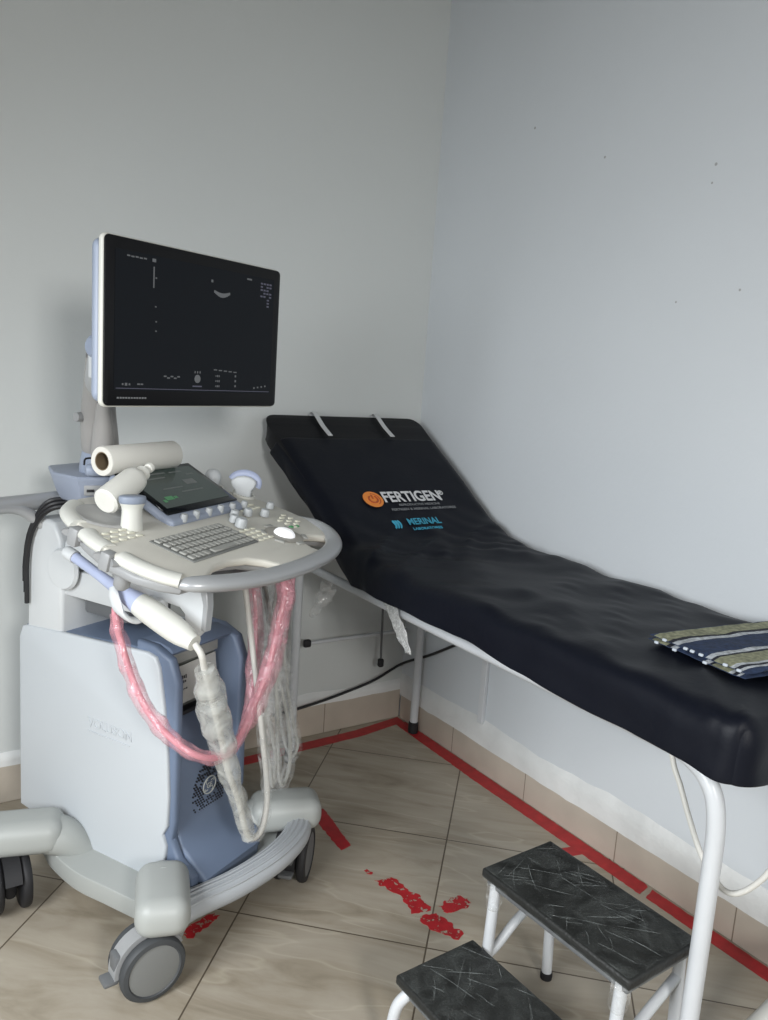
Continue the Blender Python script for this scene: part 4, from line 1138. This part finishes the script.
# paper roll lying across the back of the console
rl = empty('paper_roll', (0, 0, 0)); tag(rl, 'roll of white paper on a cardboard core lying behind the console screen', 'paper roll')
ra = mw((-.166, .060, 1.173)); rb_ = mw((.084, .075, 1.175))
d = (rb_ - ra); L_ = d.length; d.normalize(); xa = d.cross(Vector((0, 0, 1))).normalized(); ya = d.cross(xa)
RM = Matrix(((xa.x, ya.x, d.x, ra.x), (xa.y, ya.y, d.y, ra.y), (xa.z, ya.z, d.z, ra.z), (0, 0, 0, 1)))
bm = bmesh.new(); n = 40; g = []
prof = [(.0225, .006), (.0225, 0), (.0345, 0), (.036, .003), (.036, L_ - .003), (.0345, L_), (.0225, L_), (.0225, L_ - .006)]
t = bmesh.new(); rings = [[t.verts.new((r_ * (1 + .02 * math.sin(3 * a)) * math.cos(a), r_ * math.sin(a), z)) for a in [2 * PI * k / n for k in range(n)]] for r_, z in prof]
for a, b in zip(rings, rings[1:]):
    for k in range(n): t.faces.new((a[k], a[(k + 1) % n], b[(k + 1) % n], b[k]))
bmesh.ops.recalc_face_normals(t, faces=t.faces); merge(bm, t, RM)
obj('paper', bm, paper_m, rl)
bm = bmesh.new()
t = bmesh.new(); rings = [[t.verts.new((r_ * math.cos(a), r_ * math.sin(a), z)) for a in [2 * PI * k / n for k in range(n)]] for r_, z in ((.0222, .001), (.0222, L_ - .001), (.0200, L_ - .001), (.0200, .001), (.0222, .001))]
for a, b in zip(rings, rings[1:]):
    for k in range(n): t.faces.new((a[k], a[(k + 1) % n], b[(k + 1) % n], b[k]))
bmesh.ops.recalc_face_normals(t, faces=t.faces); merge(bm, t, RM)
obj('core', bm, card_m, rl)['label'] = 'brown cardboard core'
# white plug lying beside the arm base on the tray
tp = empty('tape_roll', (0, 0, 0)); tag(tp, 'small white roll lying on the blue-grey tray beside the monitor arm', 'roll')
bm = bmesh.new(); s0 = mw((-.150, .135, 1.142)); s1 = mw((-.085, .100, 1.142)); tube(bm, [s0, s0.lerp(s1, .1), s0.lerp(s1, .9), s1], [.012, .016, .016, .012], 16, sm=False); obj('roll', bm, ltblue_pl, tp)
bm = bmesh.new(); tube(bm, [mw((-.15, .14, 1.155)), mw((-.135, .15, 1.168)), mw((-.10, .14, 1.166)), mw((-.07, .125, 1.162))], .0025, 8); obj('cord', bm, black_c, tp)

# black cable over the column
bc = bmesh.new()
for k in range(3):
    o_ = .008 * k
    tube(bc, [mw(p_) for p_ in ((-.06 , .215, 1.025 + o_), (-.115, .235 + o_, 1.035 + o_), (-.150, .275 + o_ * .6, 1.020 + o_), (-.153, .330 + o_ * .6, .96), (-.153, .352 + o_ * .5, .88), (-.152, .356 + o_ * .5, .76 + .03 * k))], .0062, 8, k=6)
tag(obj('power_cable', bc, black_c), 'black cable bundle draped over the machine\'s white column', 'cable')

# clear film sleeves with cables hanging on the machine's right side
def hanging(pts, r, m, label, rc=.0052, wob=.30, inner=cable_g):
    e = empty('probe_cable', (0, 0, 0)); tag(e, label, 'cable', 'sleeved cables hanging on the machine\'s right side')
    P = [mw(p_) for p_ in pts]
    bm = bmesh.new(); tube(bm, P, rc, 8, k=6); obj('cable', bm, inner, e)
    bm = bmesh.new(); tube(bm, P, r, 14, k=8, wob=wob, ws=26); obj('film_sleeve', bm, m, e)
hanging([(.215, -.16, .93), (.190, -.22, .80), (.150, -.25, .62), (.165, -.25, .46), (.180, -.25, .33), (.210, -.245, .275), (.245, -.24, .33), (.235, -.235, .45), (.190, -.22, .62), (.190, -.18, .80), (.20, -.12, .93)], [.012, .020, .024, .020, .017, .016, .018, .022, .024, .020, .012], clear_f, 'clear film sleeve looping down to the right caster arm', inner=cable_g)
hanging([(.235, -.18, .92), (.225, -.20, .75), (.255, -.21, .55), (.295, -.21, .42), (.315, -.215, .345), (.285, -.215, .325), (.255, -.205, .40), (.235, -.19, .55), (.24, -.14, .75), (.24, -.10, .92)], [.012, .022, .020, .017, .016, .016, .018, .022, .020, .012], clear_f, 'rightmost clear film sleeve hanging below the console\'s right corner')
hanging([(.145, -.25, .93), (.10, -.27, .80), (.075, -.28, .66), (.06, -.285, .52), (.085, -.29, .40), (.11, -.285, .33), (.13, -.27, .42), (.12, -.22, .60), (.14, -.18, .78), (.16, -.14, .92)], [.010, .020, .022, .022, .018, .016, .018, .022, .02, .012], clear_f, 'clear film sleeve hanging close beside the machine\'s blue front', inner=cable_g)
hanging([(.16, -.27, .93), (.14, -.275, .84), (.095, -.28, .70), (.045, -.275, .585), (.045, -.245, .52), (.09, -.22, .60), (.13, -.19, .75), (.15, -.15, .92)], [.012, .024, .026, .022, .018, .020, .022, .012], pink_f, 'short pink film sleeve hanging behind the long pink loop', inner=pink_c)
# clear film bunched between console and bed
bm = bmesh.new(); tube(bm, [mw((.455, -.205, .800)), mw((.440, -.205, .790)), mw((.425, -.205, .768)), mw((.400, -.205, .745)), mw((.365, -.205, .722))], [.010, .024, .028, .018, .008], 14, k=8, wob=.6, ws=30)
tag(obj('plastic_wrap', bm, clear_f), 'bunched clear plastic film hanging from the bed rail beside the console corner', 'plastic film')

# black cable along the back wall under the bed
bm = bmesh.new(); tube(bm, [(-.62, -.05, .135), (-.512, -.05, .143), (-.382, -.05, .160), (-.23, -.045, .185), (-.151, -.045, .206), (-.05, -.030, .235), (-.016, -.06, .262), (-.012, -.195, .334), (-.012, -.342, .423), (-.012, -.50, .52), (-.012, -.70, .60)], .0055, 8)
tag(obj('power_cable', bm, black_c), 'black cable running low along the back wall under the bed', 'cable')
# white cord hanging from the near end of the bed
bm = bmesh.new(); tube(bm, [(-.55, -1.670, .770), (-.55, -1.690, .690), (-.55, -1.715, .645), (-.55, -1.745, .588), (-.55, -1.785, .525), (-.548, -1.835, .488), (-.545, -1.875, .510), (-.54, -1.915, .580), (-.535, -1.925, .66), (-.53, -1.86, .790)], .0058, 10)
tag(obj('cord', bm, cable_w), 'white cord hanging in a loop behind the near bed leg', 'cord')
# gauze strip hanging from the bed rail
bm = bmesh.new(); n, m_ = 14, 6; g = []
for i in range(n + 1):
    t_ = i / n; c_ = Vector((-.628, -.765, .770)).lerp(Vector((-.630, -.875, .655)), t_); w_ = .040 * (1 - .6 * t_ ** 3)
    g.append([bm.verts.new(c_ + Vector((.006 * noise.noise((t_ * 6, j, 0)), (j / m_ - .5) * 2 * w_ * .8, .006 * noise.noise((j * .7, t_ * 3, 2)) - .2 * w_ * (j / m_ - .5)))) for j in range(m_ + 1)])
for a, b in zip(g, g[1:]):
    for j in range(m_): bm.faces.new((a[j], a[j + 1], b[j + 1], b[j]))
go = obj('gauze_strip', bm, gauze_m); tag(go, 'scrap of white gauze hanging from the front rail of the bed', 'gauze')
s_ = go.modifiers.new('thickness', 'SOLIDIFY'); s_.thickness = .0015

# ------------------------------------------------------------------ light
wld = bpy.data.worlds.new('World'); SC.world = wld; wld.use_nodes = True
bg = wld.node_tree.nodes['Background']; bg.inputs[0].default_value = (.62, .74, .90, 1); bg.inputs[1].default_value = .6
def daylight(name, w, h, e, loc, rot, col, spread):
    ld = bpy.data.lights.new(name, 'AREA'); ld.shape = 'RECTANGLE'; ld.size = w; ld.size_y = h; ld.energy = e; ld.color = col; ld.spread = R(spread)
    o_ = bpy.data.objects.new(name, ld); COL.objects.link(o_); o_.location = loc; o_.rotation_euler = rot
daylight('window_daylight', WZ1 - WZ0 - .1, WY1 - WY0 - .1, 63, (XL + .01, (WY0 + WY1) / 2, (WZ0 + WZ1) / 2), (0, R(-90 + 44), 0), (.94, .975, 1.0), 150)
daylight('window_daylight', FX1 - FX0 - .1, FZ1 - FZ0 - .1, 48, ((FX0 + FX1) / 2, YB + .01, (FZ0 + FZ1) / 2), (R(90 - 36), 0, 0), (1.0, .985, .96), 150)

# ------------------------------------------------------------------ camera
f_px = 810.186; yaw, pit, rol = -.59888, .16716, .06753
cam = bpy.data.cameras.new('Camera'); co = bpy.data.objects.new('Camera', cam); COL.objects.link(co); SC.camera = co
fw = Vector((-math.sin(yaw) * math.cos(pit), math.cos(yaw) * math.cos(pit), -math.sin(pit)))
rt = Vector((math.cos(yaw), math.sin(yaw), 0)); up = rt.cross(fw)
r2 = rt * math.cos(rol) + up * math.sin(rol); u2 = -rt * math.sin(rol) + up * math.cos(rol)
co.matrix_world = Matrix(((r2.x, u2.x, -fw.x, -1.93267), (r2.y, u2.y, -fw.y, -2.61633), (r2.z, u2.z, -fw.z, 1.42492), (0, 0, 0, 1)))
cam.sensor_fit = 'VERTICAL'; cam.sensor_height = 24; cam.lens = f_px / 1020 * 24; cam.clip_start = .02

vs = SC.view_settings; vs.view_transform = 'Standard'; vs.look = 'None'; vs.gamma = 1; vs.exposure = 0.0
vs.use_curve_mapping = False
